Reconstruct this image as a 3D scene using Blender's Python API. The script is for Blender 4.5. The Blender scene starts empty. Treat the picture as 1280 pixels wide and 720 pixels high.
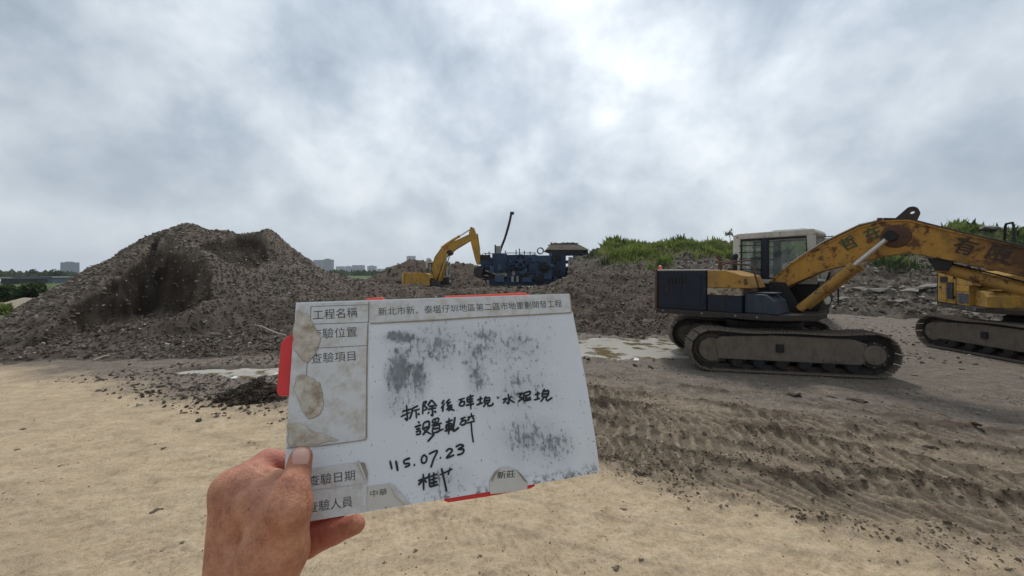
import bpy, math, random
import numpy as np
from mathutils import Vector, Matrix

random.seed(7)
R = math.radians
scene = bpy.context.scene
COL = scene.collection

# ---------------------------------------------------------------- camera
F, HZ, EYE = 500.0, 342.0, 1.75          # focal length and horizon in photo pixels (1280x720), eye height
cam_d = bpy.data.cameras.new('camera')
cam_d.sensor_width = 36.0
cam_d.lens = 36.0 * F / 1280.0
cam_d.shift_y = (HZ - 360.0) / 1280.0
cam_d.clip_start = 0.02
cam_d.clip_end = 20000.0
cam = bpy.data.objects.new('camera', cam_d)
cam.location = (0, 0, EYE)
cam.rotation_euler = (R(90), 0, 0)
COL.objects.link(cam)
scene.camera = cam

# ---------------------------------------------------------------- sky
SUN_AZ, SUN_EL = 9.0, 52.0              # degrees right of the view axis, above the horizon
sd = Vector((math.sin(R(SUN_AZ)) * math.cos(R(SUN_EL)), math.cos(R(SUN_AZ)) * math.cos(R(SUN_EL)), math.sin(R(SUN_EL))))
world = bpy.data.worlds.new('World')
scene.world = world
world.use_nodes = True
wt = world.node_tree
wt.nodes.clear()


class NT:
    """small node-tree writer"""
    def __init__(self, tree):
        self.t = tree

    def n(self, kind, _props=None, **inputs):
        nd = self.t.nodes.new(kind)
        for k, v in (_props or {}).items():
            setattr(nd, k, v)
        for k, v in inputs.items():
            self.set(nd, k, v)
        return nd

    def set(self, nd, key, v):
        key = key.replace('_', ' ') if isinstance(key, str) else key
        if isinstance(key, str) and key.startswith('i') and key[1:].isdigit():
            sock = nd.inputs[int(key[1:])]
        else:
            sock = nd.inputs[key]
        if isinstance(v, bpy.types.NodeSocket):
            self.t.links.new(v, sock)
        elif isinstance(v, bpy.types.Node):
            self.t.links.new(v.outputs[0], sock)
        else:
            if hasattr(sock, 'default_value') and isinstance(v, (tuple, list)) and len(v) == 3 and sock.type == 'RGBA':
                v = (*v, 1.0)
            sock.default_value = v

    def math(self, op, a, b=0.0, clamp=False):
        return self.n('ShaderNodeMath', {'operation': op, 'use_clamp': clamp}, i0=a, i1=b).outputs[0]

    def vmath(self, op, a, b=(0, 0, 0), out=0):
        return self.n('ShaderNodeVectorMath', {'operation': op}, i0=a, i1=b).outputs[out]

    def scale(self, a, k):
        nd = self.n('ShaderNodeVectorMath', {'operation': 'SCALE'}, i0=a)
        self.set(nd, 'Scale', k)
        return nd.outputs[0]

    def noise(self, vec, scale, detail=4.0, rough=0.55, w=None, dist=0.0):
        nd = self.n('ShaderNodeTexNoise', {'noise_dimensions': '4D' if w is not None else '3D'})
        self.set(nd, 'Vector', vec)
        self.set(nd, 'Scale', scale); self.set(nd, 'Detail', detail); self.set(nd, 'Roughness', rough)
        self.set(nd, 'Distortion', dist)
        if w is not None:
            self.set(nd, 'W', w)
        return nd.outputs[0]

    def ramp(self, fac, stops, interp='LINEAR'):
        nd = self.n('ShaderNodeValToRGB')
        cr = nd.color_ramp
        cr.interpolation = interp
        while len(cr.elements) < len(stops):
            cr.elements.new(0.5)
        for e, (p, c) in zip(cr.elements, stops):
            e.position = p
            e.color = (*c, 1.0) if not isinstance(c, (int, float)) else (c, c, c, 1.0)
        self.set(nd, 'Fac', fac)
        return nd.outputs[0]

    def mix(self, fac, a, b, mode='MIX'):
        nd = self.n('ShaderNodeMix', {'data_type': 'RGBA', 'blend_type': mode})
        self.set(nd, 'i0', fac); self.set(nd, 'i6', a); self.set(nd, 'i7', b)
        return nd.outputs[2]


w = NT(wt)
tc = w.n('ShaderNodeTexCoord')
dirv = w.vmath('NORMALIZE', tc.outputs['Generated'])
sep = w.n('ShaderNodeSeparateXYZ', Vector=dirv)
sky = w.n('ShaderNodeTexSky', {'sky_type': 'NISHITA', 'sun_disc': False, 'sun_elevation': R(SUN_EL), 'sun_rotation': R(SUN_AZ),
                              'air_density': 1.0, 'dust_density': 3.0, 'ozone_density': 1.0})
sky_c = w.scale(sky.outputs[0], 0.09)
zc = w.math('ADD', w.math('MAXIMUM', sep.outputs[2], 0.0), 0.75)
pl = w.n('ShaderNodeCombineXYZ', X=w.math('ADD', w.math('DIVIDE', sep.outputs[0], zc), 7.37), Y=w.math('ADD', w.math('DIVIDE', sep.outputs[1], zc), 3.61), Z=0.43)
n1 = w.noise(pl, 2.1, 9.0, 0.55, w=12.4, dist=0.15)
n2 = w.noise(pl, 7.0, 8.0, 0.58, w=8.1, dist=0.2)
nn = w.math('ADD', w.math('MULTIPLY', n1, 0.64), w.math('MULTIPLY', n2, 0.36))
# thin cloud lets the light through, thick cloud is grey
cloud = w.ramp(nn, [(0.38, (0.245, 0.300, 0.365)), (0.46, (0.370, 0.428, 0.490)), (0.54, (0.54, 0.595, 0.640)), (0.65, (0.80, 0.83, 0.845))])
sdot = w.vmath('DOT_PRODUCT', dirv, tuple(sd), out=1)
glow = w.math('POWER', w.math('MAXIMUM', w.math('ADD', w.math('MULTIPLY', sdot, .6), .4), 0.0), 5.0)
cloud_l = w.scale(cloud, w.math('ADD', w.math('MULTIPLY', glow, 0.55), 0.74))
cover = w.ramp(nn, [(0.0, 0.93), (0.55, 0.90), (0.72, 0.80)])
final = w.mix(cover, sky_c, cloud_l)
# haze veil along the horizon
veil = w.math('POWER', w.math('SUBTRACT', 1.0, w.math('MINIMUM', w.math('ABSOLUTE', sep.outputs[2]), 1.0)), 7.0)
final = w.mix(w.math('MULTIPLY', veil, 0.80), final, (0.49, 0.545, 0.60, 1.0))
bg = w.n('ShaderNodeBackground', Color=final, Strength=1.0)
wo = w.n('ShaderNodeOutputWorld')
wt.links.new(bg.outputs[0], wo.inputs['Surface'])

# ---------------------------------------------------------------- sun behind cloud
sun_d = bpy.data.lights.new('sun', 'SUN')
sun_d.energy = 1.5
sun_d.angle = R(10)
sun_d.color = (1.0, 0.95, 0.87)
sun = bpy.data.objects.new('sun', sun_d)
sun.rotation_euler = sd.to_track_quat('Z', 'Y').to_euler()
sun.location = (0, 0, 60)
COL.objects.link(sun)

scene.view_settings.view_transform = 'Standard'
scene.view_settings.look = 'None'
scene.view_settings.exposure = 0.50
scene.view_settings.gamma = 1.0
scene.view_settings.use_curve_mapping = False
scene.render.engine = 'CYCLES'
scene.cycles.use_denoising = True
scene.cycles.max_bounces = 6
scene.cycles.volume_bounces = 0
scene.cycles.volume_max_steps = 64


# ================================================================ helpers
def W(px, py, Y):
    """photo pixel + depth in metres -> world point"""
    return Vector(((px - 640.0) / F * Y, Y, EYE - (py - HZ) / F * Y))


def tag(o, label=None, cat=None, group=None, kind=None):
    if label: o['label'] = label
    if cat: o['category'] = cat
    if group: o['group'] = group
    if kind: o['kind'] = kind
    return o


def empty(name, loc=(0, 0, 0), rz=0.0, scale=1.0):
    o = bpy.data.objects.new(name, None)
    o.location = loc
    o.rotation_euler = (0, 0, rz)
    o.scale = (scale,) * 3
    o.empty_display_size = 0.2
    COL.objects.link(o)
    return o


class MB:
    """collects verts and faces for one mesh object"""
    def __init__(self):
        self.v, self.f = [], []

    def add(self, vs, fs):
        b = len(self.v)
        self.v += [tuple(p) for p in vs]
        self.f += [tuple(i + b for i in q) for q in fs]
        return self

    def box(self, x0, x1, y0, y1, z0, z1, M=None):
        vs = [Vector((x, y, z)) for z in (z0, z1) for x, y in ((x0, y0), (x1, y0), (x1, y1), (x0, y1))]
        if M: vs = [M @ p for p in vs]
        return self.add(vs, [(3, 2, 1, 0), (4, 5, 6, 7), (0, 1, 5, 4), (1, 2, 6, 5), (2, 3, 7, 6), (3, 0, 4, 7)])

    def prism(self, pts, y0, y1, M=None):
        """polygon in the x-z plane pushed along y"""
        n = len(pts)
        vs = [Vector((p[0], y0, p[1])) for p in pts] + [Vector((p[0], y1, p[1])) for p in pts]
        if M: vs = [M @ p for p in vs]
        fs = [tuple(range(n)), tuple(range(2 * n - 1, n - 1, -1))]
        fs += [(i, i + n, (i + 1) % n + n, (i + 1) % n) for i in range(n)]
        return self.add(vs, fs)

    def slab(self, pts, z0, z1, M=None):
        """polygon in the x-y plane pushed along z"""
        n = len(pts)
        vs = [Vector((p[0], p[1], z0)) for p in pts] + [Vector((p[0], p[1], z1)) for p in pts]
        if M: vs = [M @ p for p in vs]
        fs = [tuple(range(n - 1, -1, -1)), tuple(range(n, 2 * n))]
        fs += [(i, (i + 1) % n, (i + 1) % n + n, i + n) for i in range(n)]
        return self.add(vs, fs)

    def strip(self, top, bot, y0, y1):
        """side profile given by matching top and bottom lines (x, z), pushed along y"""
        n = len(top)
        vs = []
        for y in (y0, y1):
            vs += [(p[0], y, p[1]) for p in top] + [(p[0], y, p[1]) for p in bot]
        fs = []
        for i in range(n - 1):
            fs.append((i, i + n, i + n + 1, i + 1))
            a = 2 * n
            fs.append((a + i, a + i + 1, a + i + n + 1, a + i + n))
            fs.append((i, i + 1, a + i + 1, a + i))
            fs.append((n + i, a + n + i, a + n + i + 1, n + i + 1))
        a = 2 * n
        fs.append((0, a, a + n, n))
        fs.append((n - 1, 2 * n - 1, a + 2 * n - 1, a + n - 1))
        return self.add(vs, fs)

    def tube(self, pts, r, n=10, caps=True):
        pts = [Vector(p) for p in pts]
        rs = r if isinstance(r, (list, tuple)) else [r] * len(pts)
        ref = Vector((0, 0, 1))
        d0 = (pts[-1] - pts[0]).normalized()
        if abs(d0.z) > 0.9: ref = Vector((1, 0, 0))
        vs, fs = [], []
        for i, p in enumerate(pts):
            d = (pts[min(i + 1, len(pts) - 1)] - pts[max(i - 1, 0)]).normalized()
            a = d.cross(ref).normalized()
            b = a.cross(d)
            for k in range(n):
                t = 2 * math.pi * k / n
                vs.append(p + (a * math.cos(t) + b * math.sin(t)) * rs[i])
        for i in range(len(pts) - 1):
            for k in range(n):
                fs.append((i * n + k, i * n + (k + 1) % n, (i + 1) * n + (k + 1) % n, (i + 1) * n + k))
        if caps:
            fs.append(tuple(range(n - 1, -1, -1)))
            fs.append(tuple(range((len(pts) - 1) * n, len(pts) * n)))
        return self.add(vs, fs)

    def lathe(self, prof, o, axis, n=20):
        """profile of (radius, height) about an axis through o"""
        o, axis = Vector(o), Vector(axis).normalized()
        ref = Vector((0, 0, 1)) if abs(axis.z) < 0.9 else Vector((1, 0, 0))
        a = axis.cross(ref).normalized(); b = axis.cross(a)
        vs, fs = [], []
        for r, h in prof:
            for k in range(n):
                t = 2 * math.pi * k / n
                vs.append(o + axis * h + (a * math.cos(t) + b * math.sin(t)) * r)
        m = len(prof)
        for i in range(m - 1):
            for k in range(n):
                fs.append((i * n + k, i * n + (k + 1) % n, (i + 1) * n + (k + 1) % n, (i + 1) * n + k))
        fs.append(tuple(range(n - 1, -1, -1)))
        fs.append(tuple(range((m - 1) * n, m * n)))
        return self.add(vs, fs)

    def mesh(self, name, smooth=None):
        me = bpy.data.meshes.new(name)
        me.from_pydata(self.v, [], self.f)
        me.update()
        fix_normals(me)
        if smooth:
            me.shade_smooth()
            me.set_sharp_from_angle(angle=R(smooth))
        return me

    def build(self, name, mat, parent=None, smooth=None, bevel=0.0, **kw):
        o = link(name, self.mesh(name, smooth), mat, parent)
        if bevel:
            m = o.modifiers.new('bevel', 'BEVEL')
            m.width = bevel; m.segments = 2; m.limit_method = 'ANGLE'; m.angle_limit = R(40)
        if kw: tag(o, **kw)
        return o


def fix_normals(me):
    import bmesh
    bm = bmesh.new(); bm.from_mesh(me)
    bmesh.ops.recalc_face_normals(bm, faces=bm.faces[:])
    bm.to_mesh(me); bm.free()


def link(name, me, mat, parent=None):
    o = bpy.data.objects.new(name, me)
    if mat is not None and not me.materials:
        me.materials.append(mat)
    COL.objects.link(o)
    if parent is not None:
        o.parent = parent
    return o


def np_mesh(name, V, Fc, attrs=None, smooth=True):
    """numpy arrays -> mesh; Fc is (n,3) or (n,4)"""
    me = bpy.data.meshes.new(name)
    V = np.ascontiguousarray(V, np.float32); Fc = np.ascontiguousarray(Fc, np.int32)
    k = Fc.shape[1]
    me.vertices.add(len(V)); me.vertices.foreach_set('co', V.ravel())
    me.loops.add(Fc.size); me.loops.foreach_set('vertex_index', Fc.ravel())
    me.polygons.add(len(Fc))
    me.polygons.foreach_set('loop_start', np.arange(0, Fc.size, k, dtype=np.int32))
    me.polygons.foreach_set('loop_total', np.full(len(Fc), k, np.int32))
    me.update(calc_edges=True)
    me.polygons.foreach_set('use_smooth', np.full(len(Fc), smooth, bool))
    for nm, arr in (attrs or {}).items():
        a = me.attributes.new(nm, 'FLOAT', 'POINT')
        a.data.foreach_set('value', np.ascontiguousarray(arr, np.float32).ravel())
    return me


# ---------------------------------------------------------------- numpy noise
def _hash(ix, iy, s):
    h = (ix.astype(np.int64) * 374761393 + iy.astype(np.int64) * 668265263 + s * 974634777) & 0xFFFFFFFF
    h = ((h ^ (h >> 13)) * 1274126177) & 0xFFFFFFFF
    return ((h ^ (h >> 16)) & 0xFFFF) / 65535.0


def vnoise(x, y, s=0):
    x0 = np.floor(x); y0 = np.floor(y)
    fx = x - x0; fy = y - y0
    fx = fx * fx * fx * (fx * (fx * 6 - 15) + 10); fy = fy * fy * fy * (fy * (fy * 6 - 15) + 10)
    a = _hash(x0, y0, s); b = _hash(x0 + 1, y0, s); c = _hash(x0, y0 + 1, s); d = _hash(x0 + 1, y0 + 1, s)
    return (a + (b - a) * fx) * (1 - fy) + (c + (d - c) * fx) * fy


def fbm(x, y, s=0, o=4, g=0.5):
    t = np.zeros_like(x); a = 1.0; n = 0.0
    c, q = 0.8, 0.6
    for i in range(o):
        t += a * (vnoise(x, y, s + i * 17) * 2 - 1); n += a
        a *= g
        x, y = (c * x - q * y) * 2.03 + 11.3, (q * x + c * y) * 2.03 + 5.7
    return t / n


def sstep(a, b, x):
    t = np.clip((x - a) / (b - a), 0, 1)
    return t * t * (3 - 2 * t)


# ================================================================ materials
MATS = {}


def new_mat(name):
    m = bpy.data.materials.new(name); m.use_nodes = True
    t = NT(m.node_tree); m.node_tree.nodes.clear()
    out = t.n('ShaderNodeOutputMaterial')
    bs = t.n('ShaderNodeBsdfPrincipled')
    t.t.links.new(bs.outputs[0], out.inputs['Surface'])
    MATS[name] = m
    return m, t, bs


def bump(t, bs, h, strength=0.3, dist=0.01):
    b = t.n('ShaderNodeBump', Strength=strength, Distance=dist, Height=h)
    t.set(bs, 'Normal', b.outputs[0])


def soil(name, base, spread=0.35, scale=3.0, rough=0.95, bump_s=0.5, light=None, wet=None):
    """earth: noise-coloured, with optional attributes"""
    m, t, bs = new_mat(name)
    g = t.n('ShaderNodeNewGeometry').outputs['Position']
    a = t.noise(g, scale, 6, 0.65); b = t.noise(g, scale * 9, 5, 0.7); c = t.noise(g, scale * 55, 3, 0.6)
    lo = tuple(v * (1 - spread) for v in base); hi = tuple(min(1, v * (1 + spread)) for v in base)
    f = t.math('ADD', t.math('MULTIPLY', a, 0.45), t.math('ADD', t.math('MULTIPLY', b, 0.35), t.math('MULTIPLY', c, 0.2)))
    col = t.ramp(f, [(0.36, lo), (0.5, base), (0.64, hi)])
    if light:
        col = t.mix(t.ramp(b, [(0.58, 0.0), (0.70, 0.75)]), col, light)
    if wet:
        at = t.n('ShaderNodeAttribute', {'attribute_name': 'fresh'}).outputs['Fac']
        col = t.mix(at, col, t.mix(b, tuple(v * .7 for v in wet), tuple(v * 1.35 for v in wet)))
    t.set(bs, 'Base_Color', col); t.set(bs, 'Roughness', rough)
    bs.inputs['Specular IOR Level'].default_value = 0.2
    bump(t, bs, t.math('ADD', t.math('MULTIPLY', b, 0.7), t.math('MULTIPLY', c, 0.3)), bump_s, 0.06)
    return m


def paint(name, col, dirt=(0.16, 0.12, 0.085), amount=0.45, rust=None, rust_amt=0.3, rough=0.55, scale=2.2, metallic=0.0):
    m, t, bs = new_mat(name)
    g = t.n('ShaderNodeTexCoord').outputs['Object']
    a = t.noise(g, scale, 6, 0.68); b = t.noise(g, scale * 6, 5, 0.65); s = t.noise(t.vmath('MULTIPLY', g, (6, 6, 0.9)), scale, 4, 0.6)
    fade = t.mix(b, tuple(v * 0.82 for v in col), tuple(min(1, v * 1.12) for v in col))
    mask = t.math('ADD', t.math('MULTIPLY', a, 0.6), t.math('MULTIPLY', s, 0.4))
    c = t.mix(t.math('MULTIPLY', t.ramp(mask, [(0.40, 0.0), (0.66, 1.0)]), amount), fade, dirt)
    if rust:
        rm = t.math('MULTIPLY', t.ramp(t.math('ADD', t.math('MULTIPLY', b, 0.55), t.math('MULTIPLY', t.noise(g, scale * 2.1, 5, 0.7), 0.45)),
                                       [(0.60 - rust_amt * 0.22, 0.0), (0.66 - rust_amt * 0.2, 1.0)]), 0.9)
        c = t.mix(rm, c, t.mix(a, tuple(v * 0.6 for v in rust), rust))
    t.set(bs, 'Base_Color', c); t.set(bs, 'Metallic', metallic)
    t.set(bs, 'Roughness', t.ramp(a, [(0.3, max(0.05, rough - 0.12)), (0.7, min(1, rough + 0.25))]))
    bump(t, bs, b, 0.12, 0.01)
    bs.inputs['Specular IOR Level'].default_value = 0.3
    return m


def plain(name, col, rough=0.7, var=0.12, scale=20.0, spec=0.4):
    m, t, bs = new_mat(name)
    g = t.n('ShaderNodeTexCoord').outputs['Object']
    a = t.noise(g, scale, 5, 0.6)
    t.set(bs, 'Base_Color', t.mix(a, tuple(v * (1 - var) for v in col), tuple(min(1, v * (1 + var)) for v in col)))
    t.set(bs, 'Roughness', rough)
    bs.inputs['Specular IOR Level'].default_value = spec
    return m


RUST = (0.10, 0.042, 0.020)
MUDC = (0.135, 0.102, 0.073)
paint('yellow_old', (0.41, 0.225, 0.045), MUDC, 0.6, RUST, 0.30, 0.6, 1.6)
paint('yellow_new', (0.56, 0.31, 0.035), MUDC, 0.6, RUST, 0.2, 0.55, 1.2)
paint('yellow_dirty', (0.44, 0.245, 0.03), (0.09, 0.07, 0.05), 0.75, RUST, 0.25, 0.6)
paint('navy', (0.010, 0.016, 0.032), (0.028, 0.024, 0.022), 0.5, None, 0, 0.55)
paint('navy_box', (0.018, 0.036, 0.062), (0.10, 0.09, 0.08), 0.5, RUST, 0.1, 0.55)
paint('crusher_blue', (0.028, 0.052, 0.105), (0.035, 0.034, 0.036), 0.7, None, 0, 0.6, 0.9)
paint('crusher_light', (0.055, 0.100, 0.185), (0.05, 0.05, 0.055), 0.6, None, 0, 0.6, 0.9)
paint('dark_steel', (0.030, 0.028, 0.028), (0.09, 0.07, 0.055), 0.5, RUST, 0.25, 0.65)
paint('black_steel', (0.014, 0.014, 0.016), (0.05, 0.042, 0.035), 0.3, None, 0, 0.6)
paint('rust_brown', (0.115, 0.060, 0.040), (0.06, 0.045, 0.035), 0.5, RUST, 0.4, 0.75)
paint('cream', (0.52, 0.50, 0.45), (0.20, 0.17, 0.13), 0.45, RUST, 0.08, 0.55)
paint('cream_worn', (0.40, 0.36, 0.27), (0.12, 0.09, 0.06), 0.65, RUST, 0.5, 0.7, 4.0)
paint('track_mud', (0.165, 0.138, 0.112), (0.075, 0.060, 0.047), 0.8, None, 0, 0.95, 5.0)
paint('shoe_mud', (0.165, 0.136, 0.109), (0.060, 0.048, 0.039), 0.8, None, 0, 0.8, 6.0)
paint('chrome_rod', (0.55, 0.53, 0.50), (0.3, 0.24, 0.17), 0.4, None, 0, 0.3, 8.0, 0.7)
paint('hopper_tan', (0.24, 0.205, 0.165), (0.12, 0.10, 0.08), 0.6, RUST, 0.2, 0.8)
paint('pale_part', (0.36, 0.35, 0.33), (0.16, 0.13, 0.10), 0.5, RUST, 0.2, 0.6)
plain('orange_lens', (0.75, 0.14, 0.03), 0.35)
plain('lamp_lens', (0.50, 0.52, 0.46), 0.25)
plain('rubber', (0.018, 0.018, 0.018), 0.8)
plain('sign_green', (0.045, 0.075, 0.040), 0.75, 0.4)
plain('sign_red', (0.30, 0.05, 0.03), 0.7, 0.3)
plain('sign_black', (0.040, 0.027, 0.020), 0.75, 0.4)

m, t, bs = new_mat('cab_glass')
t.set(bs, 'Base_Color', (0.72, 0.78, 0.77)); t.set(bs, 'Roughness', 0.06)
bs.inputs['Transmission Weight'].default_value = 0.0
tr = t.n('ShaderNodeBsdfTransparent', Color=(0.92, 0.95, 0.94, 1))
mx = t.n('ShaderNodeMixShader')
gl = t.n('ShaderNodeTexCoord').outputs['Object']
dust = t.math('MULTIPLY', t.ramp(t.noise(gl, 3.0, 6, 0.7), [(0.35, 0.03), (0.7, 0.16)]), 1.0)
t.set(mx, 'i0', dust)
t.t.links.new(tr.outputs[0], mx.inputs[1]); t.t.links.new(bs.outputs[0], mx.inputs[2])
t.t.links.new(mx.outputs[0], [n for n in t.t.nodes if n.type == 'OUTPUT_MATERIAL'][0].inputs['Surface'])
# ================================================================ ground
E1_C, E1_TRK = (5.05, 8.05), R(-12.4)       # near excavator: centre on the ground, track heading
E2_C, E2_TRK = (11.1, 8.2), R(-92)
PUD = [(2.9, 9.7, 1.7, 1.6, 1), (3.6, 8.85, 0.8, 0.45, 2), (-4.95, 7.2, 1.15, 0.42, 3), (-4.3, 6.75, .5, .2, 4)]   # x, y, half sizes, seed
WATER_Z = -0.045

SAND_X = [-25, -10.9, -8.4, -6.3, -4.1, -3.0, -1.0, 0.83, 1.36, 2.04, 3.1, 6, 12]
SAND_Y = [13, 7.7, 6.95, 6.2, 5.3, 5.15, 4.7, 3.55, 3.15, 2.9, 2.5, 1.6, 0.5]


def mud_mask(x, y):
    d = y - np.interp(x, SAND_X, SAND_Y)
    wdt = 0.22 + 0.05 * np.abs(y)
    return sstep(-wdt, wdt, d + 0.5 * wdt * fbm(x * 1.7, y * 1.7, 5, 5, 0.6) * 2)


def puddle_mask(x, y):
    p = np.zeros_like(x)
    for cx, cy, hx, hy, s in PUD:
        q = np.sqrt(((x - cx) / hx) ** 2 + ((y - cy) / hy) ** 2) + 0.42 * fbm(x * 2.1, y * 2.1, 40 + s, 5, 0.6)
        p = np.maximum(p, sstep(1.15, 0.75, q))
    return p


TD = np.array([0.84, -0.543]); TN = np.array([0.543, 0.84])


def lane_set(x, y, hd, ridges, lanes, seed, curve=0.0):
    """one pass of a machine: squeezed-up ridges beside rows of thin grouser prints"""
    c_, s_ = math.cos(hd), math.sin(hd)
    s = x * c_ + y * s_
    t = -x * s_ + y * c_ + 0.14 * fbm(s * 0.45, x * 0.3, 61 + seed, 3) + curve * (s - 0.5) ** 2
    h = np.zeros_like(x)
    crumb = np.clip(0.55 + 1.1 * fbm(x * 10, y * 10, 77 + seed, 4, 0.65), 0, 1.8)
    for t0, amp, wd in ridges:
        k = np.clip(0.2 + 1.5 * vnoise(s * 1.1, np.full_like(s, t0 * 7), 91 + seed), 0, 1.5)
        h += amp * k * crumb * np.exp(-((t - t0) / wd) ** 2)
    g = np.zeros_like(x)
    for t0, hw, pitch, ph, slant in lanes:
        band = sstep(hw, hw * 0.8, np.abs(t - t0))
        keep = sstep(0.40, 0.55, vnoise(s * 0.9, np.full_like(s, t0 * 3.1), 131 + seed))
        u = (s + slant * (t - t0) + 0.03 * fbm(x * 6, y * 6, 141 + seed, 2)) / pitch + ph
        bar = np.abs((u % 1.0) - 0.5) * 2
        g += band * keep * (sstep(0.50, 0.85, bar) - 0.45)
        h -= band * 0.014
    return h, g


def ruts(x, y, mud):
    """machine ruts on the right, two passes crossing"""
    zone = sstep(0.2, 0.9, x) * sstep(2.2, 2.7, y + x * 0.15) * mud
    h1, g1 = lane_set(x, y, R(-32.9), ((2.62, .04, .07), (3.15, .045, .06), (3.62, .05, .09), (4.25, .035, .07), (4.75, .06, .09), (5.35, .045, .09), (6.0, .05, .12), (6.65, .035, .1)),
                      ((2.88, .21, .125, 0.0, .5), (3.4, .2, .14, .3, -.35), (3.95, .25, .13, .1, .55), (4.5, .19, .15, .5, .2), (5.05, .24, .14, .2, .5), (5.7, .25, .15, .7, .3)), 0, 0.0175)
    h2, g2 = lane_set(x, y, R(-14), ((3.25, .04, .08), (3.85, .05, .09), (4.95, .045, .08), (5.55, .05, .1)), ((3.55, .24, .135, 0, .8), (5.25, .25, .15, .4, .7), (6.1, .24, .15, .2, .4)), 300)
    h = h1 + h2
    return zone * (h + 0.032 * g1 + 0.024 * g2), zone * h, zone


def ground_z(x, y, full=False):
    r = np.hypot(x, y)
    mud = mud_mask(x, y)
    flat = np.ones_like(x)
    for (cx, cy), a, hl in ((E1_C, E1_TRK, 1.9), (E2_C, E2_TRK, 1.9)):
        u = (x - cx) * math.cos(a) + (y - cy) * math.sin(a); v = -(x - cx) * math.sin(a) + (y - cy) * math.cos(a)
        flat *= 1 - sstep(0.6, -0.15, np.maximum(np.abs(u) - hl, np.abs(v) - 1.35))
    near = sstep(90, 30, r)
    z = 0.05 * fbm(x * 0.35, y * 0.35, 1, 3) * sstep(3, 7, r) * flat
    z += 0.010 * fbm(x * 2.3, y * 2.3, 2, 4)
    z += (1 - mud) * (0.018 * fbm((x * .9 + y * .35) * 3.0, (y * .9 - x * .35) * 12, 3, 4) + 0.009 * fbm(x * 16, y * 16, 9, 4, 0.62) * sstep(10, 3, r) + 0.012 * fbm(x * 5, y * 5, 11, 3))
    rub = sstep(9, 13, y) * sstep(34, 24, y)
    z += mud * flat * (0.028 + 0.05 * rub) * fbm(x * 3.1, y * 3.1, 21, 5, 0.62) * near
    z += mud * flat * 0.020 * np.abs(fbm(x * 14, y * 14, 33, 4, 0.65)) * sstep(14, 6, r)
    edge = mud * (1 - mud) * 4
    z += edge * 0.04 * np.clip(fbm(x * 6, y * 6, 19, 4, 0.6) + 0.15, 0, 1) * sstep(-1, -3, -np.abs(x - 8)) * sstep(12, 7, r)
    rz, ridge, zone = ruts(x, y, mud)
    z += rz * (0.35 + 0.65 * flat)
    th, tg = lane_set(x, y, R(-19), ((1.35, .012, .05), (2.25, .014, .06), (3.1, .012, .06)), ((1.15, .13, .085, 0, .9), (1.6, .13, .085, .5, -.9), (2.5, .15, .09, 0, .9), (2.9, .14, .09, .3, -.9), (3.6, .15, .10, .1, .8)), 700)
    z += (1 - mud) * (th * .7 + 0.008 * tg) * sstep(9, 5, r)
    pm = puddle_mask(x, y)
    z = z * (1 - 0.85 * pm) - 0.075 * pm
    z -= 0.65 * sstep(22, 32, y) * sstep(60, 40, y) * sstep(30, 10, np.abs(x))
    if full:
        damp = np.clip(pm * 1.2 + 0.5 * sstep(0.02, -0.04, z) * mud, 0, 1)
        grey = mud * (1 - zone) * sstep(3.6, 6, y)
        grey = np.maximum(grey, mud * sstep(5.4, 6.8, x * TN[0] + y * TN[1]))
        green = sstep(0.05, 0.35, fbm(x * 0.03, y * 0.03, 55, 4) + sstep(48, 80, r) * 0.8 - 0.25)
        green = np.maximum(green * sstep(45, 70, r), sstep(-15, -18, x) * sstep(13, 17, y) * sstep(-.2, .2, fbm(x * .2, y * .2, 57, 4)))
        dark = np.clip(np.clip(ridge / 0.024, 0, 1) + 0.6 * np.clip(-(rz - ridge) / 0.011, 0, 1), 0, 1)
        return z, mud, damp, grey, green, dark
    return z


# full circle of columns, fine where the camera looks
a_f = np.radians(np.arange(-66, 66.01, 0.24))
a_b = np.radians(np.concatenate([np.arange(-180, -66, 6.0), np.arange(72, 180, 6.0)]))
ANG = np.sort(np.concatenate([a_f, a_b]))
rr = [0.25, 0.5, 0.8, 1.1, 1.4, 1.6]
while rr[-1] < 11.5: rr.append(rr[-1] * 1.0047)
while rr[-1] < 60: rr.append(rr[-1] * 1.012)
while rr[-1] < 3100: rr.append(rr[-1] * 1.09)
rr = np.array(rr)
AA, RR = np.meshgrid(ANG, rr)
gx, gy = RR * np.sin(AA), RR * np.cos(AA)
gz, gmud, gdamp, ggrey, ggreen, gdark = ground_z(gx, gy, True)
nr, nc = gx.shape
idx = np.arange(nr * nc).reshape(nr, nc)
nxt = np.roll(idx, -1, axis=1)
quads = np.stack([idx[:-1], idx[1:], nxt[1:], nxt[:-1]], -1).reshape(-1, 4)
V = np.stack([gx, gy, gz], -1).reshape(-1, 3)
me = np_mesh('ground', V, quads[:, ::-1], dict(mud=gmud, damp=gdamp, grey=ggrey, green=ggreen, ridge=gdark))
m, t, bs = new_mat('ground')
P = t.n('ShaderNodeNewGeometry').outputs['Position']
att = lambda n: t.n('ShaderNodeAttribute', {'attribute_name': n}).outputs['Fac']
na = t.noise(P, 0.7, 6, 0.62); nb = t.noise(P, 5, 8, 0.72); ncn = t.noise(P, 34, 5, 0.72); nd_ = t.noise(P, 150, 3, 0.65)
streak = t.noise(t.vmath('MULTIPLY', P, (0.55, 2.6, 1)), 3.2, 5, 0.6)
mixf = t.math('ADD', t.math('MULTIPLY', nb, 0.34), t.math('ADD', t.math('MULTIPLY', ncn, 0.36), t.math('MULTIPLY', nd_, 0.30)))
sandc = t.ramp(mixf, [(0.37, (0.190, 0.137, 0.082)), (0.45, (0.405, 0.308, 0.200)), (0.52, (0.50, 0.390, 0.262)), (0.61, (0.625, 0.505, 0.362))])
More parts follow.
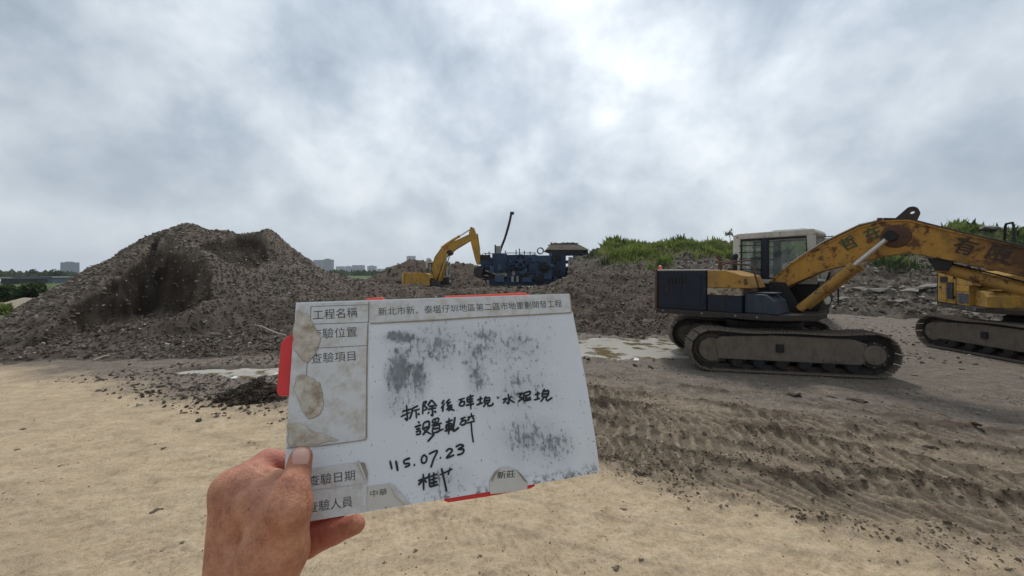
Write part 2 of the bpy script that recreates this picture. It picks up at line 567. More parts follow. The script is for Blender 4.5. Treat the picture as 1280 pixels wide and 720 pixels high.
sandc = t.mix(t.ramp(t.math('ADD', t.math('MULTIPLY', na, .55), t.math('MULTIPLY', streak, .45)), [(0.40, 0.0), (0.62, 0.42)]), sandc, (0.29, 0.225, 0.150))
sandc = t.mix(t.ramp(ncn, [(0.63, 0.0), (0.69, 0.6)]), sandc, (0.19, 0.145, 0.10))
mudc = t.ramp(mixf, [(0.37, (0.075, 0.053, 0.036)), (0.46, (0.180, 0.140, 0.100)), (0.54, (0.275, 0.218, 0.158)), (0.63, (0.44, 0.365, 0.275))])
greyc = t.ramp(mixf, [(0.37, (0.062, 0.050, 0.040)), (0.46, (0.130, 0.106, 0.086)), (0.54, (0.195, 0.164, 0.135)), (0.64, (0.36, 0.322, 0.28))])
grassc = t.ramp(mixf, [(0.35, (0.030, 0.050, 0.014)), (0.55, (0.075, 0.115, 0.030)), (0.7, (0.16, 0.16, 0.07))])
c = t.mix(att('grey'), mudc, greyc)
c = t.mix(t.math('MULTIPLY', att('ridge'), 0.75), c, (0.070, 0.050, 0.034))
c = t.mix(att('mud'), sandc, c)
c = t.mix(t.math('MULTIPLY', att('damp'), 0.6), c, (0.085, 0.066, 0.046))
c = t.mix(att('green'), c, grassc)
t.set(bs, 'Base_Color', c)
t.set(bs, 'Roughness', t.math('SUBTRACT', 0.95, t.math('MULTIPLY', att('damp'), 0.35)))
bs.inputs['Specular IOR Level'].default_value = 0.2
bump(t, bs, t.math('ADD', t.math('MULTIPLY', nb, 0.4), t.math('ADD', t.math('MULTIPLY', ncn, 0.4), t.math('MULTIPLY', nd_, 0.2))), 0.8, 0.04)
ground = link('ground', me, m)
tag(ground, 'sandy dirt yard with muddy machine ruts', None, None, 'structure')

# ---------------------------------------------------------------- puddles: water lying in the hollows
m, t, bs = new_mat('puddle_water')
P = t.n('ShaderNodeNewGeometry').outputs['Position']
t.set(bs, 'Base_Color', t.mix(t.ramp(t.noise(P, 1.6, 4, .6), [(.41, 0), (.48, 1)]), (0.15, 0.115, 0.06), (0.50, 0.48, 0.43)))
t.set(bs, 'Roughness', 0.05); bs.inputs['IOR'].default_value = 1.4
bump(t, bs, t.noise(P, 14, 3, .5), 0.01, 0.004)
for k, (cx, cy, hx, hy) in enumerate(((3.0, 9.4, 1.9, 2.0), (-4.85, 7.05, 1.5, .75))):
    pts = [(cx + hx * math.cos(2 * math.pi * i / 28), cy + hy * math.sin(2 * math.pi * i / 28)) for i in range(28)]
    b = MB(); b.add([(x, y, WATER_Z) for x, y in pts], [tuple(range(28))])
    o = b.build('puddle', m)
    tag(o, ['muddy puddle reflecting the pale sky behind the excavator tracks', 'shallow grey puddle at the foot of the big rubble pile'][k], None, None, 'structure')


# ================================================================ piles
def seg_dist(x, y, a, b):
    ax, ay = a[0], a[1]; dx, dy = b[0] - ax, b[1] - ay
    L = dx * dx + dy * dy + 1e-9
    u = np.clip(((x - ax) * dx + (y - ay) * dy) / L, 0, 1)
    return np.hypot(x - ax - u * dx, y - ay - u * dy), u


def ridge_h(x, y, crest, slope, rnd=0.25):
    """heap with a crest line of (x, y, z): falls away from it at the angle of repose"""
    h = np.full_like(x, -9.0)
    for a, b in zip(crest[:-1], crest[1:]):
        d, u = seg_dist(x, y, a, b)
        d = np.sqrt(d * d + rnd * rnd) - rnd
        h = np.maximum(h, a[2] + (b[2] - a[2]) * u - slope * d)
    return h


def crest(pts):
    return [tuple(W(*p)) for p in pts]


def pile(name, hfun, adeg, rng, da, dr, mat, label, cat='pile', fresh=None):
    an = np.radians(np.arange(adeg[0], adeg[1] + da, da))
    r = [rng[0]]
    while r[-1] < rng[1]: r.append(r[-1] * (1 + dr))
    A, Rr = np.meshgrid(an, np.array(r))
    x, y = Rr * np.sin(A), Rr * np.cos(A)
    h = hfun(x, y)
    g = ground_z(x, y)
    keep = h > g - 0.12
    h = np.maximum(h, g - 0.14)
    n0, n1 = x.shape
    ix = np.arange(n0 * n1).reshape(n0, n1)
    q = np.stack([ix[:-1, :-1], ix[:-1, 1:], ix[1:, 1:], ix[1:, :-1]], -1).reshape(-1, 4)
    kf = keep.reshape(-1)[q].any(axis=1)
    q = q[kf]
    used = np.unique(q)
    rem = np.full(n0 * n1, -1); rem[used] = np.arange(len(used))
    Vv = np.stack([x, y, h], -1).reshape(-1, 3)[used]
    at = {}
    if fresh is not None:
        at['fresh'] = np.clip(fresh(x, y, h), 0, 1).reshape(-1)[used]
    me_ = np_mesh(name, Vv, rem[q], at)
    o = link(name, me_, mat)
    tag(o, label, cat)
    o['_h'] = 0
    del o['_h']
    return o, (x, y, h, keep & (h > g + 0.02))


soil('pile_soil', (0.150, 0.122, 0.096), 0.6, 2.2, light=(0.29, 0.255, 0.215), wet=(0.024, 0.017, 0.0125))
soil('mound_soil', (0.094, 0.073, 0.055), 0.55, 1.8, light=(0.24, 0.205, 0.165), wet=(0.036, 0.026, 0.018))
soil('far_soil', (0.088, 0.066, 0.048), 0.45, 0.8)
soil('bank_soil', (0.088, 0.072, 0.057), 0.55, 1.2, light=(0.27, 0.25, 0.22), wet=(0.060, 0.072, 0.022))

# ---- the big pile on the left, its front dug away
CR_L = crest([(186, 296, 15.2), (205, 292, 15.0), (240, 281, 14.0), (262, 289, 14.6), (300, 291, 15.2), (338, 289, 15.6)])
CR_L2 = crest([(338, 318, 15.8), (362, 321, 16.6), (390, 336, 17.2), (440, 350, 18.0), (500, 357, 18.6)])


def rough_noise(x, y, s, a):
    return a * (0.9 * fbm(x * 0.9, y * 0.9, s, 4) + 0.42 * fbm(x * 3.2, y * 3.2, s + 3, 4, 0.6) + 0.22 * np.abs(fbm(x * 10, y * 10, s + 7, 3, 0.6)))


def cut_l(x, y):
    n_ = fbm(x * 1.4, y * 1.4, 305, 4, .6)
    talus = 0.17 * (y - 8.4) + 0.10 * n_
    return talus + wall_l(x, y)


def wall_l(x, y):
    n_ = fbm(x * 1.5, y * 1.0, 307, 4, .6)
    left = np.maximum(0, -10.55 + 0.30 * n_ - x) * 2.6
    back = np.maximum(0, y - 11.75 + 0.35 * n_ + 0.10 * (x + 10)) * 2.6
    right = np.maximum(0, x + 9.2 + 0.3 * n_) * 0.9
    return np.maximum(np.maximum(left, back), right)


def full_l(x, y):
    return np.maximum(np.minimum(ridge_h(x, y, CR_L, 0.62 + 0.66 * sstep(-12.0, -14.0, x)), 3.40 - 1.9 * (x + 9.55 - 0.12 * (y - 15))), ridge_h(x, y, CR_L2, 0.62))


def h_left(x, y):
    h = full_l(x, y) + rough_noise(x, y, 210, 0.20)
    bl = np.exp(-(((x + 9.5) / .35) ** 2 + ((y - 15.6) / .5) ** 2)) * 0.06
    # a low apron of spilled rubble along the foot
    ap = 0.27 - 0.12 * np.abs(y - 9.6 - 0.12 * (x + 9)) * 1.5 - 0.11 * np.maximum(0, np.abs(x + 7.6) - 3.4) + rough_noise(x, y, 250, 0.14)
    sc_w = sstep(-10.5, -10.1, x) * sstep(-8.9, -9.3, x)
    ns_ = fbm(x * 3.0, y * .8, 261, 4, .6)
    h = h - 0.45 * sc_w * sstep(15.15, 14.85, y + .25 * ns_) * sstep(12.5, 14.4, y)
    h = np.minimum(h + bl, cut_l(x, y))
    return np.maximum(h, ap)


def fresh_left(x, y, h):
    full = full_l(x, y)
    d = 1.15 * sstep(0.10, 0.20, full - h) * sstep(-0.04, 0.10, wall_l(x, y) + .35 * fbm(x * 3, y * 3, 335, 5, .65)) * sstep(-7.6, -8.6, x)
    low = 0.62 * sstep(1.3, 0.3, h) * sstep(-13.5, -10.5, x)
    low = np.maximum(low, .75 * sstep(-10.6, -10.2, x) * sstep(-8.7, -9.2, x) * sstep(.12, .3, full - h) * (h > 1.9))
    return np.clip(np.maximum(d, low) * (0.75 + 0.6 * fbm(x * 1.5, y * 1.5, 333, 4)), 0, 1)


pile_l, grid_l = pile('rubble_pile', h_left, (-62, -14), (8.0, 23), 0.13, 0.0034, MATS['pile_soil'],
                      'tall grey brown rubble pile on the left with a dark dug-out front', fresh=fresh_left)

# ---- low berm across the middle
CR_M = crest([(470, 359, 16.5), (520, 357, 17.5), (560, 361, 18), (620, 364, 18), (680, 366, 17.5)])
h_mid = lambda x, y: ridge_h(x, y, CR_M, 0.30, 0.6) + rough_noise(x, y, 410, 0.22)
pile_m, grid_m = pile('soil_berm', h_mid, (-24, 12), (11, 24), 0.14, 0.006, MATS['mound_soil'],
                      'low grey berm of broken soil stretching behind the held clipboard', 'berm', fresh=lambda x, y, h: 0.6 * sstep(0, .4, fbm(x * .8, y * .8, 71, 4)))

# ---- brown mound right of the clipboard
CR_R = crest([(690, 362, 15.5), (735, 344, 16), (765, 337, 16.2), (800, 336, 16), (835, 340, 15.5), (900, 342, 15), (960, 350, 14.5)])
h_rm = lambda x, y: ridge_h(x, y, CR_R, 0.44, 0.5) + rough_noise(x, y, 510, 0.26)
pile_r, grid_r = pile('soil_mound', h_rm, (4, 38), (10.5, 22), 0.13, 0.0055, MATS['mound_soil'],
                      'brown soil mound between the clipboard and the near excavator', 'mound', fresh=lambda x, y, h: 0.9 * sstep(0.0, .45, fbm(x * .7, y * .7, 73, 4) + .1 * (x - 4)))

# ---- long overgrown bank behind, running to the right
CR_B = crest([(742, 334, 32), (760, 316, 32), (790, 308, 31), (850, 304, 30), (915, 306, 29), (1000, 302, 28), (1100, 296, 27), (1180, 291, 26), (1290, 290, 24), (1420, 290, 20)])


def h_bank(x, y):
    h = ridge_h(x, y, CR_B, 0.34, 1.2) + rough_noise(x, y, 610, 0.42)
    return h + 0.35 * np.exp(-((h - 2.0) / .5) ** 2) * fbm(x * .25, y * .25, 633, 3)


pile_b, grid_b = pile('overgrown_bank', h_bank, (8, 66), (15, 52), 0.16, 0.008, MATS['bank_soil'],
                      'long rubble bank topped with green weeds behind the excavators', 'bank',
                      fresh=lambda x, y, h: sstep(2.6, 3.6, h + .8 * fbm(x * .5, y * .5, 77, 4)))

# ---- two far mounds behind the far excavator, one heap beside the crusher
CR_F1 = crest([(478, 344, 47), (500, 331, 47), (515, 326, 47), (535, 327, 47), (550, 334, 47)])
far1, grid_f1 = pile('soil_mound', lambda x, y: ridge_h(x, y, CR_F1, 0.55, 0.6) + rough_noise(x, y, 710, 0.25), (-25, -8), (38, 58), 0.14, 0.006, MATS['far_soil'],
                     'far brown mound left of the far excavator boom', 'mound')
CR_F2 = crest([(556, 334, 46), (572, 329, 46), (588, 330, 46), (603, 335, 46), (625, 346, 46)])
far2, grid_f2 = pile('soil_mound', lambda x, y: ridge_h(x, y, CR_F2, 0.55, 0.6) + rough_noise(x, y, 730, 0.25), (-13, 1), (38, 56), 0.14, 0.006, MATS['far_soil'],
                     'far brown mound between the far excavator and the blue crusher', 'mound')
CR_F3 = crest([(738, 315, 38.8), (745, 312, 38.8), (756, 315, 38.5), (768, 322, 38)])
far3, grid_f3 = pile('soil_heap', lambda x, y: ridge_h(x, y, CR_F3, 0.75, 0.4) + rough_noise(x, y, 750, 0.4), (4, 19), (32, 48), 0.14, 0.006, MATS['far_soil'],
                     'rubble heap beside the tan hopper of the blue crusher', 'heap')
CR_F4 = crest([(440, 371, 24), (500, 364, 24), (560, 362, 25), (640, 361.5, 26), (700, 358, 26), (760, 350, 26)])
far4, grid_f4 = pile('soil_berm', lambda x, y: ridge_h(x, y, CR_F4, 0.25, 1.0) + rough_noise(x, y, 770, 0.25), (-27, 18), (19, 33), 0.16, 0.007, MATS['mound_soil'],
                     'low muddy berm in front of the blue crusher and far excavator', 'berm')

# ================================================================ loose rubble on the piles
ICO_V = []
_p = (1 + 5 ** .5) / 2
for s1 in (-1, 1):
    for s2 in (-1, 1):
        ICO_V += [(0, s1, s2 * _p), (s1, s2 * _p, 0), (s2 * _p, 0, s1)]
ICO_V = np.array(ICO_V) / np.linalg.norm(ICO_V[0])


def _ico_faces():
    fs = []
    n = len(ICO_V)
    D = np.linalg.norm(ICO_V[:, None] - ICO_V[None], axis=-1)
    e = D[D > 1e-6].min() * 1.01
    for i in range(n):
        for j in range(i + 1, n):
            for k in range(j + 1, n):
                if D[i, j] < e and D[j, k] < e and D[i, k] < e:
                    a, b, c_ = ICO_V[i], ICO_V[j], ICO_V[k]
                    fs.append((i, j, k) if np.dot(np.cross(b - a, c_ - a), a) > 0 else (i, k, j))
    return np.array(fs)


ICO_F = _ico_faces()
BOX_V = np.array([(x, y, z) for z in (-1, 1) for x, y in ((-1, -1), (1, -1), (1, 1), (-1, 1))]) * 0.62
BOX_F = np.array([(3, 2, 1), (3, 1, 0), (4, 5, 6), (4, 6, 7), (0, 1, 5), (0, 5, 4), (1, 2, 6), (1, 6, 5), (2, 3, 7), (2, 7, 6), (3, 0, 4), (3, 4, 7)])


def scatter_mesh(name, P, size, rng, shards=0.6, flat=(0.25, 0.7)):
    """many stones baked into one mesh; every stone squeezed, dented and turned by itself"""
    out_v, out_f, sh, base = [], [], [], 0
    isb = rng.random(len(P)) < shards
    for kind, (bv, bf) in ((True, (BOX_V, BOX_F)), (False, (ICO_V, ICO_F))):
        p = P[isb == kind]; sz = size[isb == kind]; n = len(p)
        if not n: continue
        v = np.repeat(bv[None], n, 0) * (1 + 0.28 * (rng.random((n, len(bv), 1)) - 0.5) * 2)
        v = v * np.stack([0.7 + 0.7 * rng.random(n), 0.5 + 0.5 * rng.random(n), flat[0] + (flat[1] - flat[0]) * rng.random(n)], -1)[:, None]
        a, b_, c_ = rng.random(n) * 6.283, (rng.random(n) - .5) * 1.5, (rng.random(n) - .5) * 1.5
        ca, sa, cb, sb, cc, sc_ = np.cos(a), np.sin(a), np.cos(b_), np.sin(b_), np.cos(c_), np.sin(c_)
        Rz = np.zeros((n, 3, 3)); Rz[:, 0, 0] = ca; Rz[:, 0, 1] = -sa; Rz[:, 1, 0] = sa; Rz[:, 1, 1] = ca; Rz[:, 2, 2] = 1
        Ry = np.zeros((n, 3, 3)); Ry[:, 0, 0] = cb; Ry[:, 0, 2] = sb; Ry[:, 2, 0] = -sb; Ry[:, 2, 2] = cb; Ry[:, 1, 1] = 1
        Rx = np.zeros((n, 3, 3)); Rx[:, 0, 0] = 1; Rx[:, 1, 1] = cc; Rx[:, 1, 2] = -sc_; Rx[:, 2, 1] = sc_; Rx[:, 2, 2] = cc
        M = Rz @ Ry @ Rx
        v = np.einsum('nij,nkj->nki', M, v) * sz[:, None, None] + p[:, None]
        out_v.append(v.reshape(-1, 3))
        out_f.append((bf[None] + (np.arange(n) * len(bv))[:, None, None] + base).reshape(-1, 3))
        sh.append(np.repeat(rng.random(n), len(bv)))
        base += n * len(bv)
    return np_mesh(name, np.concatenate(out_v), np.concatenate(out_f), dict(shade=np.concatenate(sh)), smooth=False)


def stone_mat(name, stops):
    m, t, bs = new_mat(name)
    f = t.n('ShaderNodeAttribute', {'attribute_name': 'shade'}).outputs['Fac']
    P = t.n('ShaderNodeNewGeometry').outputs['Position']
    t.set(bs, 'Base_Color', t.mix(t.math('MULTIPLY', t.noise(P, 14, 4, .6), .6), t.ramp(f, stops), (0.10, 0.085, 0.07)))
    t.set(bs, 'Roughness', 0.95); bs.inputs['Specular IOR Level'].default_value = 0.2
    return m


stone_mat('rubble_grey', [(0, (0.060, 0.047, 0.037)), (.45, (0.138, 0.114, 0.091)), (.80, (0.220, 0.187, 0.154)), (.93, (0.33, 0.295, 0.255)), (1, (0.50, 0.47, 0.43))])
stone_mat('rubble_brown', [(0, (0.034, 0.025, 0.018)), (.5, (0.086, 0.066, 0.049)), (.85, (0.165, 0.134, 0.104)), (.96, (0.29, 0.255, 0.21)), (1, (0.46, 0.43, 0.38))])
stone_mat('clod', [(0, (0.080, 0.058, 0.039)), (.6, (0.155, 0.116, 0.078)), (1, (0.30, 0.235, 0.165))])
stone_mat('clod_dark', [(0, (0.022, 0.015, 0.011)), (1, (0.050, 0.035, 0.025))])
stone_mat('concrete', [(0, (0.19, 0.175, 0.155)), (.6, (0.30, 0.285, 0.26)), (1, (0.42, 0.405, 0.375))])


def rubble_on(parent, grid, n, seed, mat, smin=0.018, smax=0.12, name='rubble', power=2.6, weight=None):
    x, y, h, ok = grid
    rng = np.random.default_rng(seed)
    okc = ok[:-1, :-1] & ok[1:, 1:]
    ii = np.argwhere(okc)
    if weight is not None:
        wv = weight(x, y, h)[:-1, :-1][okc]; wv = wv / wv.sum()
        pick = ii[rng.choice(len(ii), n, p=wv)]
    else:
        pick = ii[rng.integers(0, len(ii), n)]
    u, v = rng.random(n), rng.random(n)
    def bil(a):
        i, j = pick[:, 0], pick[:, 1]
        return (a[i, j] * (1 - u) + a[i + 1, j] * u) * (1 - v) + (a[i, j + 1] * (1 - u) + a[i + 1, j + 1] * u) * v
    Pp = np.stack([bil(x), bil(y), bil(h)], -1)
    sz = smin + (smax - smin) * rng.random(n) ** power
    Pp[:, 2] += sz * 0.10
    o = link(name, scatter_mesh(name, Pp, sz, rng), mat, parent)
    o['kind'] = 'stuff'
    return o


low_l = lambda x, y, h: sstep(1.15, 0.55, h + .3 * fbm(x * .9, y * .9, 345, 3)) * sstep(-13.2, -11.5, x)
rubble_on(pile_l, grid_l, 25000, 1, MATS['rubble_grey'], 0.014, 0.062, weight=lambda x, y, h: (1 - 0.8 * fresh_left(x, y, h)) * (1.02 - low_l(x, y, h)))
rubble_on(pile_l, grid_l, 11000, 11, MATS['rubble_brown'], 0.014, 0.062, weight=lambda x, y, h: low_l(x, y, h) + .02)
rubble_on(pile_m, grid_m, 5000, 2, MATS['rubble_brown'], 0.018, 0.08)
rubble_on(pile_r, grid_r, 8000, 3, MATS['rubble_brown'], 0.016, 0.07)
rubble_on(pile_b, grid_b, 12000, 4, MATS['rubble_grey'], 0.03, 0.18)
rubble_on(far1, grid_f1, 900, 5, MATS['rubble_brown'], 0.06, 0.25)
rubble_on(far2, grid_f2, 900, 6, MATS['rubble_brown'], 0.06, 0.25)
rubble_on(far3, grid_f3, 1500, 7, MATS['rubble_brown'], 0.06, 0.35)
rubble_on(far4, grid_f4, 3000, 8, MATS['rubble_brown'], 0.04, 0.2)

# loose stones and crumbs on the yard
rng = np.random.default_rng(50)
def ground_scatter(name, n, afr, rfr, smin, smax, mat, seed, keep, power=3.0):
    rg = np.random.default_rng(seed)
    a = np.radians(rg.uniform(*afr, n * 4)); r = np.exp(rg.uniform(math.log(rfr[0]), math.log(rfr[1]), n * 4))
    x, y = r * np.sin(a), r * np.cos(a)
    k = rg.random(n * 4) < keep(x, y)
    x, y = x[k][:n], y[k][:n]
    sz = smin + (smax - smin) * rg.random(len(x)) ** power
    P_ = np.stack([x, y, ground_z(x, y) + sz * 0.12], -1)
    o = link(name, scatter_mesh(name, P_, sz, rg, 0.4), mat, ground)
    o['kind'] = 'stuff'
    return o


nopud = lambda x, y: 1 - puddle_mask(x, y)
ground_scatter('pebbles', 2600, (-56, 56), (1.9, 8), 0.002, 0.010, MATS['clod'], 51, lambda x, y: (1 - mud_mask(x, y)) * (0.15 + sstep(.05, .45, fbm(x * 1.3, y * 1.3, 520, 4))), 3.5)
ground_scatter('crumbs', 14000, (-20, 58), (2.2, 9), 0.003, 0.017, MATS['clod'], 52, lambda x, y: mud_mask(x, y) * sstep(0.3, 1.0, x) * (0.12 + sstep(.05, .4, fbm(x * 1.6, y * 1.6, 530, 4))) * nopud(x, y), 3.0)
ground_scatter('rubble', 6000, (-58, 60), (7, 24), 0.012, 0.055, MATS['rubble_brown'], 53, lambda x, y: mud_mask(x, y) * sstep(6.5, 10, y) * nopud(x, y) * (0.25 + sstep(0, .5, fbm(x * .7, y * .7, 540, 4))))
ground_scatter('rubble', 3500, (-58, -22), (5.2, 10), 0.008, 0.04, MATS['rubble_brown'], 54, lambda x, y: mud_mask(x, y) * nopud(x, y))
ground_scatter('gravel', 1500, (20, 58), (6, 16), 0.010, 0.045, MATS['concrete'], 55, lambda x, y: mud_mask(x, y) * sstep(.1, .5, fbm(x * .8, y * .8, 560, 4)) * nopud(x, y))
# ================================================================ single chunks one can pick out
def chunk_mesh(name, seed, flat, jag=0.25, sub=2):
    """one broken piece: an icosphere dented and squared off"""
    import bmesh
    bm = bmesh.new(); bmesh.ops.create_icosphere(bm, subdivisions=sub, radius=1.0)
    rg = random.Random(seed)
    pl_ = [(Vector((rg.gauss(0, 1), rg.gauss(0, 1), rg.gauss(0, 1))).normalized(), rg.uniform(0.55, 0.9)) for _ in range(7)]
    for v in bm.verts:
        for nrm, dd in pl_:
            e = v.co.dot(nrm) - dd
            if e > 0: v.co -= nrm * e
        v.co *= 1 + rg.uniform(-jag, jag) * 0.4
        v.co.z *= flat
    me_ = bpy.data.meshes.new(name); bm.to_mesh(me_); bm.free()
    a = me_.attributes.new('shade', 'FLOAT', 'POINT')
    a.data.foreach_set('value', [rg.uniform(.2, .9)] * len(me_.vertices))
    return me_


def ground_at(x, y):
    return float(ground_z(np.array([x], float), np.array([y], float))[0])


def px_ground(px, py):
    Y = F * EYE / (py - HZ)
    return (px - 640) / F * Y, Y


CL = [chunk_mesh('soil_clod', k, 0.5, 0.55) for k in range(4)]
for c_ in CL: c_.materials.append(MATS['clod'])
CLD = [chunk_mesh('soil_clod', k + 9, 0.45, 0.7) for k in range(4)]
for c_ in CLD: c_.materials.append(MATS['clod_dark'])
CON = [chunk_mesh('concrete_chunk', k + 20, 0.35, 0.12, 1) for k in range(5)]
for c_ in CON: c_.materials.append(MATS['concrete'])


def chunk(me_, parent, x, y, z, s, rz, tilt=0.0, name=None):
    o = bpy.data.objects.new(name or me_.name.split('.')[0], me_)
    COL.objects.link(o); o.parent = parent
    o.location = (x, y, z); o.scale = s if isinstance(s, tuple) else (s, s, s)
    o.rotation_euler = (tilt, tilt * 0.6, rz)
    return o


rg = random.Random(4)
# clods on the yard, read off the photograph
for px, py, wpx, dk in ((195, 636, 17, 0), (992, 495, 18, 1), (1072, 501, 20, 1), (1004, 536, 16, 0), (945, 491, 12, 0), (1040, 497, 10, 1), (858, 484, 9, 0), (1052, 620, 8, 0), (1110, 545, 9, 0),
                        (780, 636, 9, 0), (770, 706, 12, 0), (840, 586, 11, 0), (900, 610, 10, 0), (1000, 612, 7, 0), (760, 572, 10, 0), (800, 592, 11, 1), (925, 612, 8, 0),
                        (246, 487, 12, 1), (230, 490, 9, 1), (127, 477, 8, 1), (103, 480, 5, 1), (22, 565, 8, 0), (75, 584, 7, 0), (228, 680, 8, 0), (800, 700, 8, 0),
                        (520, 690, 9, 0), (600, 700, 8, 0), (480, 705, 7, 0), (1180, 690, 9, 0), (28, 540, 9, 0), (205, 562, 7, 0), (1160, 560, 12, 1), (1220, 540, 14, 1), (1180, 520, 12, 1)):
    x, y = px_ground(px, py)
    s = wpx / F * y * (0.55 if dk else 0.36)
    for q in range(4):
        k = (1.0, 0.6, 0.45, .35)[q]
        dx, dy = (0, 0) if q == 0 else (rg.uniform(-1, 1) * s * 1.2, rg.uniform(-1, 1) * s * .8)
        chunk((CLD if dk else CL)[rg.randrange(4)], ground, x + dx, y + dy, ground_at(x + dx, y + dy) + s * k * 0.05, (s * k, s * k * .8, s * k * .7), rg.uniform(0, 6.28), rg.uniform(-.3, .3))

# dark wet heap of soil beside the clipboard's left edge
HX, HY = px_ground(322, 497)
def h_heap(x, y):
    d = np.sqrt(((x - HX) / 0.62) ** 2 + ((y - HY) / 0.42) ** 2)
    return 0.26 * (1 - d) + 0.09 * fbm(x * 5, y * 5, 820, 4, .65) + 0.05 * np.abs(fbm(x * 15, y * 15, 824, 3, .6)) - 0.03
soil('wet_soil', (0.030, 0.021, 0.015), 0.5, 6.0)
heap, grid_h = pile('soil_heap', h_heap, (-40, -20), (4.8, 7.6), 0.12, 0.0035, MATS['wet_soil'], 'small heap of dark wet soil just left of the clipboard', 'heap')
rubble_on(heap, grid_h, 700, 31, MATS['clod_dark'], 0.008, 0.045, 'crumbs')

# small crumbly dark rows on the sand edge at left, and dark rubble along the pile foot
ground_scatter('clods', 900, (-54, -25), (5.0, 8.2), 0.008, 0.04, MATS['clod_dark'], 57, lambda x, y: sstep(.0, .25, mud_mask(x, y)) * sstep(.9, .6, mud_mask(x, y)) * sstep(.05, .35, fbm(x * 1.2, y * 1.2, 570, 4)), 2.6)
ground_scatter('clods', 7000, (8, 57), (2.4, 6.5), 0.005, 0.022, MATS['clod'], 58, lambda x, y: np.clip(ruts(x, y, mud_mask(x, y))[1] / 0.05, 0, 1), 2.4)

# pale slabs and chunks lying on the bank and the yard behind the near excavator
def surf(grid, x, y):
    gx_, gy_, gh_, ok = grid
    k = np.argmin((gx_ - x) ** 2 + (gy_ - y) ** 2)
    return float(gh_.ravel()[k])

for px, py, Y, wpx, fl in ((1076, 352, 19, 20, .45), (1098, 356, 18.5, 34, .4), (1052, 362, 18, 18, .5), (1137, 366, 18, 26, .4), (1160, 362, 18, 30, .35), (1100, 334, 22, 16, .5),
                           (1118, 326, 23, 20, .4), (1142, 324, 23, 16, .4), (1062, 340, 21, 14, .5), (1125, 372, 17, 18, .4), (1170, 372, 17, 16, .4), (980, 340, 22, 16, .5), (1000, 350, 20, 20, .5), (968, 352, 20, 14, .5), (985, 362, 18.5, 22, .45), (1015, 366, 18, 16, .5),
                           (1240, 318, 24, 22, .5), (1215, 312, 25, 18, .5), (1262, 312, 24, 20, .5), (850, 352, 23, 9, .5), (870, 330, 26, 9, .5)):
    x = (px - 640) / F * Y; s = wpx / F * Y * 0.62
    zz = max(surf(grid_b, x, Y), ground_at(x, Y))
    chunk(CON[rg.randrange(5)], pile_b, x, Y, zz + 0.12 * s, (s, s * .7, s * fl * 1.6), rg.uniform(-.5, .5), rg.uniform(-.25, .25), 'concrete_slab')
for px, py, wpx in ((1110, 424, 8), (1075, 398, 9), (1060, 388, 8), (1122, 394, 8), (1105, 378, 10), (1135, 384, 7), (1090, 412, 6), (1040, 372 + 20, 10), (1015, 402, 10), (995, 398, 9), (1185, 470, 6), (1144, 470, 6), (995, 479, 6), (960, 478, 4),
                    (790, 452, 4), (742, 441, 5), (1158, 440, 6), (1128, 452, 6), (1160, 418, 6), (1065, 382, 8)):
    x, y = px_ground(px, py)
    s = wpx / F * y * 0.75
    chunk(CON[rg.randrange(5)], ground, x, y, ground_at(x, y) + s * .12, (s, s * .6, s * .55), rg.uniform(0, 6.28), rg.uniform(-.2, .2))
for px, py, wpx in ((790, 362, 6), (756, 372, 5), (779, 381, 6), (740, 392, 5), (705, 352, 5), (800, 377, 5), (752, 339, 4), (728, 380, 4), (770, 392, 5)):
    Y = 13.5 - (py - 380) * 0.09
    x = (px - 640) / F * Y
    s = wpx / F * Y * .8
    chunk(CON[rg.randrange(5)], pile_r, x, Y, surf(grid_r, x, Y) + s * .12, (s, s * .6, s * .6), rg.uniform(0, 6.28), rg.uniform(-.3, .3))
for px, py, wpx in ((128, 382, 6), (103, 360, 5), (160, 392, 5), (90, 392, 6), (70, 408, 6), (140, 345, 5), (300, 385, 6), (310, 400, 7), (180, 375, 5), (265, 425, 7), (60, 425, 7)):
    Y = 11.0 if py > 370 else 13.0
    x = (px - 640) / F * Y
    s = wpx / F * Y * .7
    chunk(CON[rg.randrange(5)], pile_l, x, Y, surf(grid_l, x, Y) + s * .1, (s, s * .6, s * .5), rg.uniform(0, 6.28), rg.uniform(-.3, .3))

# bent pale stick poking out of the pile beside the clipboard, and thin poles lying at its foot
stk = MB()
p0, p1, p2 = W(318, 406, 9.3), W(338, 413, 9.1), W(358, 419, 8.9)
stk.tube([p0, p0.lerp(p1, .5) + Vector((0, 0, .02)), p1, p1.lerp(p2, .5) + Vector((0, 0, -.02)), p2], [.012, .016, .018, .018, .016], 7)
plain('pale_wood', (0.36, 0.31, 0.24), .85, .25)
stk.build('stick', MATS['pale_wood'], None, smooth=40, label='pale bent stick poking out of the rubble pile beside the clipboard', cat='stick')
for k, (a, b, lab) in enumerate((((116, 452), (142, 447), 'short dull stick on the mud in front of the rubble pile'),)):
    xa, ya = px_ground(*a); xb, yb = px_ground(*b)
    za = max(surf(grid_l, xa, ya), ground_at(xa, ya)) + .02; zb = max(surf(grid_l, xb, yb), ground_at(xb, yb)) + .03
    MB().tube([(xa, ya, za), ((xa + xb) / 2, (ya + yb) / 2, (za + zb) / 2 + .015), (xb, yb, zb)], [.012, .016, .013], 7).build('stick', MATS['pale_wood'], None, smooth=40, label=lab, cat='stick')
plain('white_scrap', (0.72, 0.72, 0.70), .6, .05)
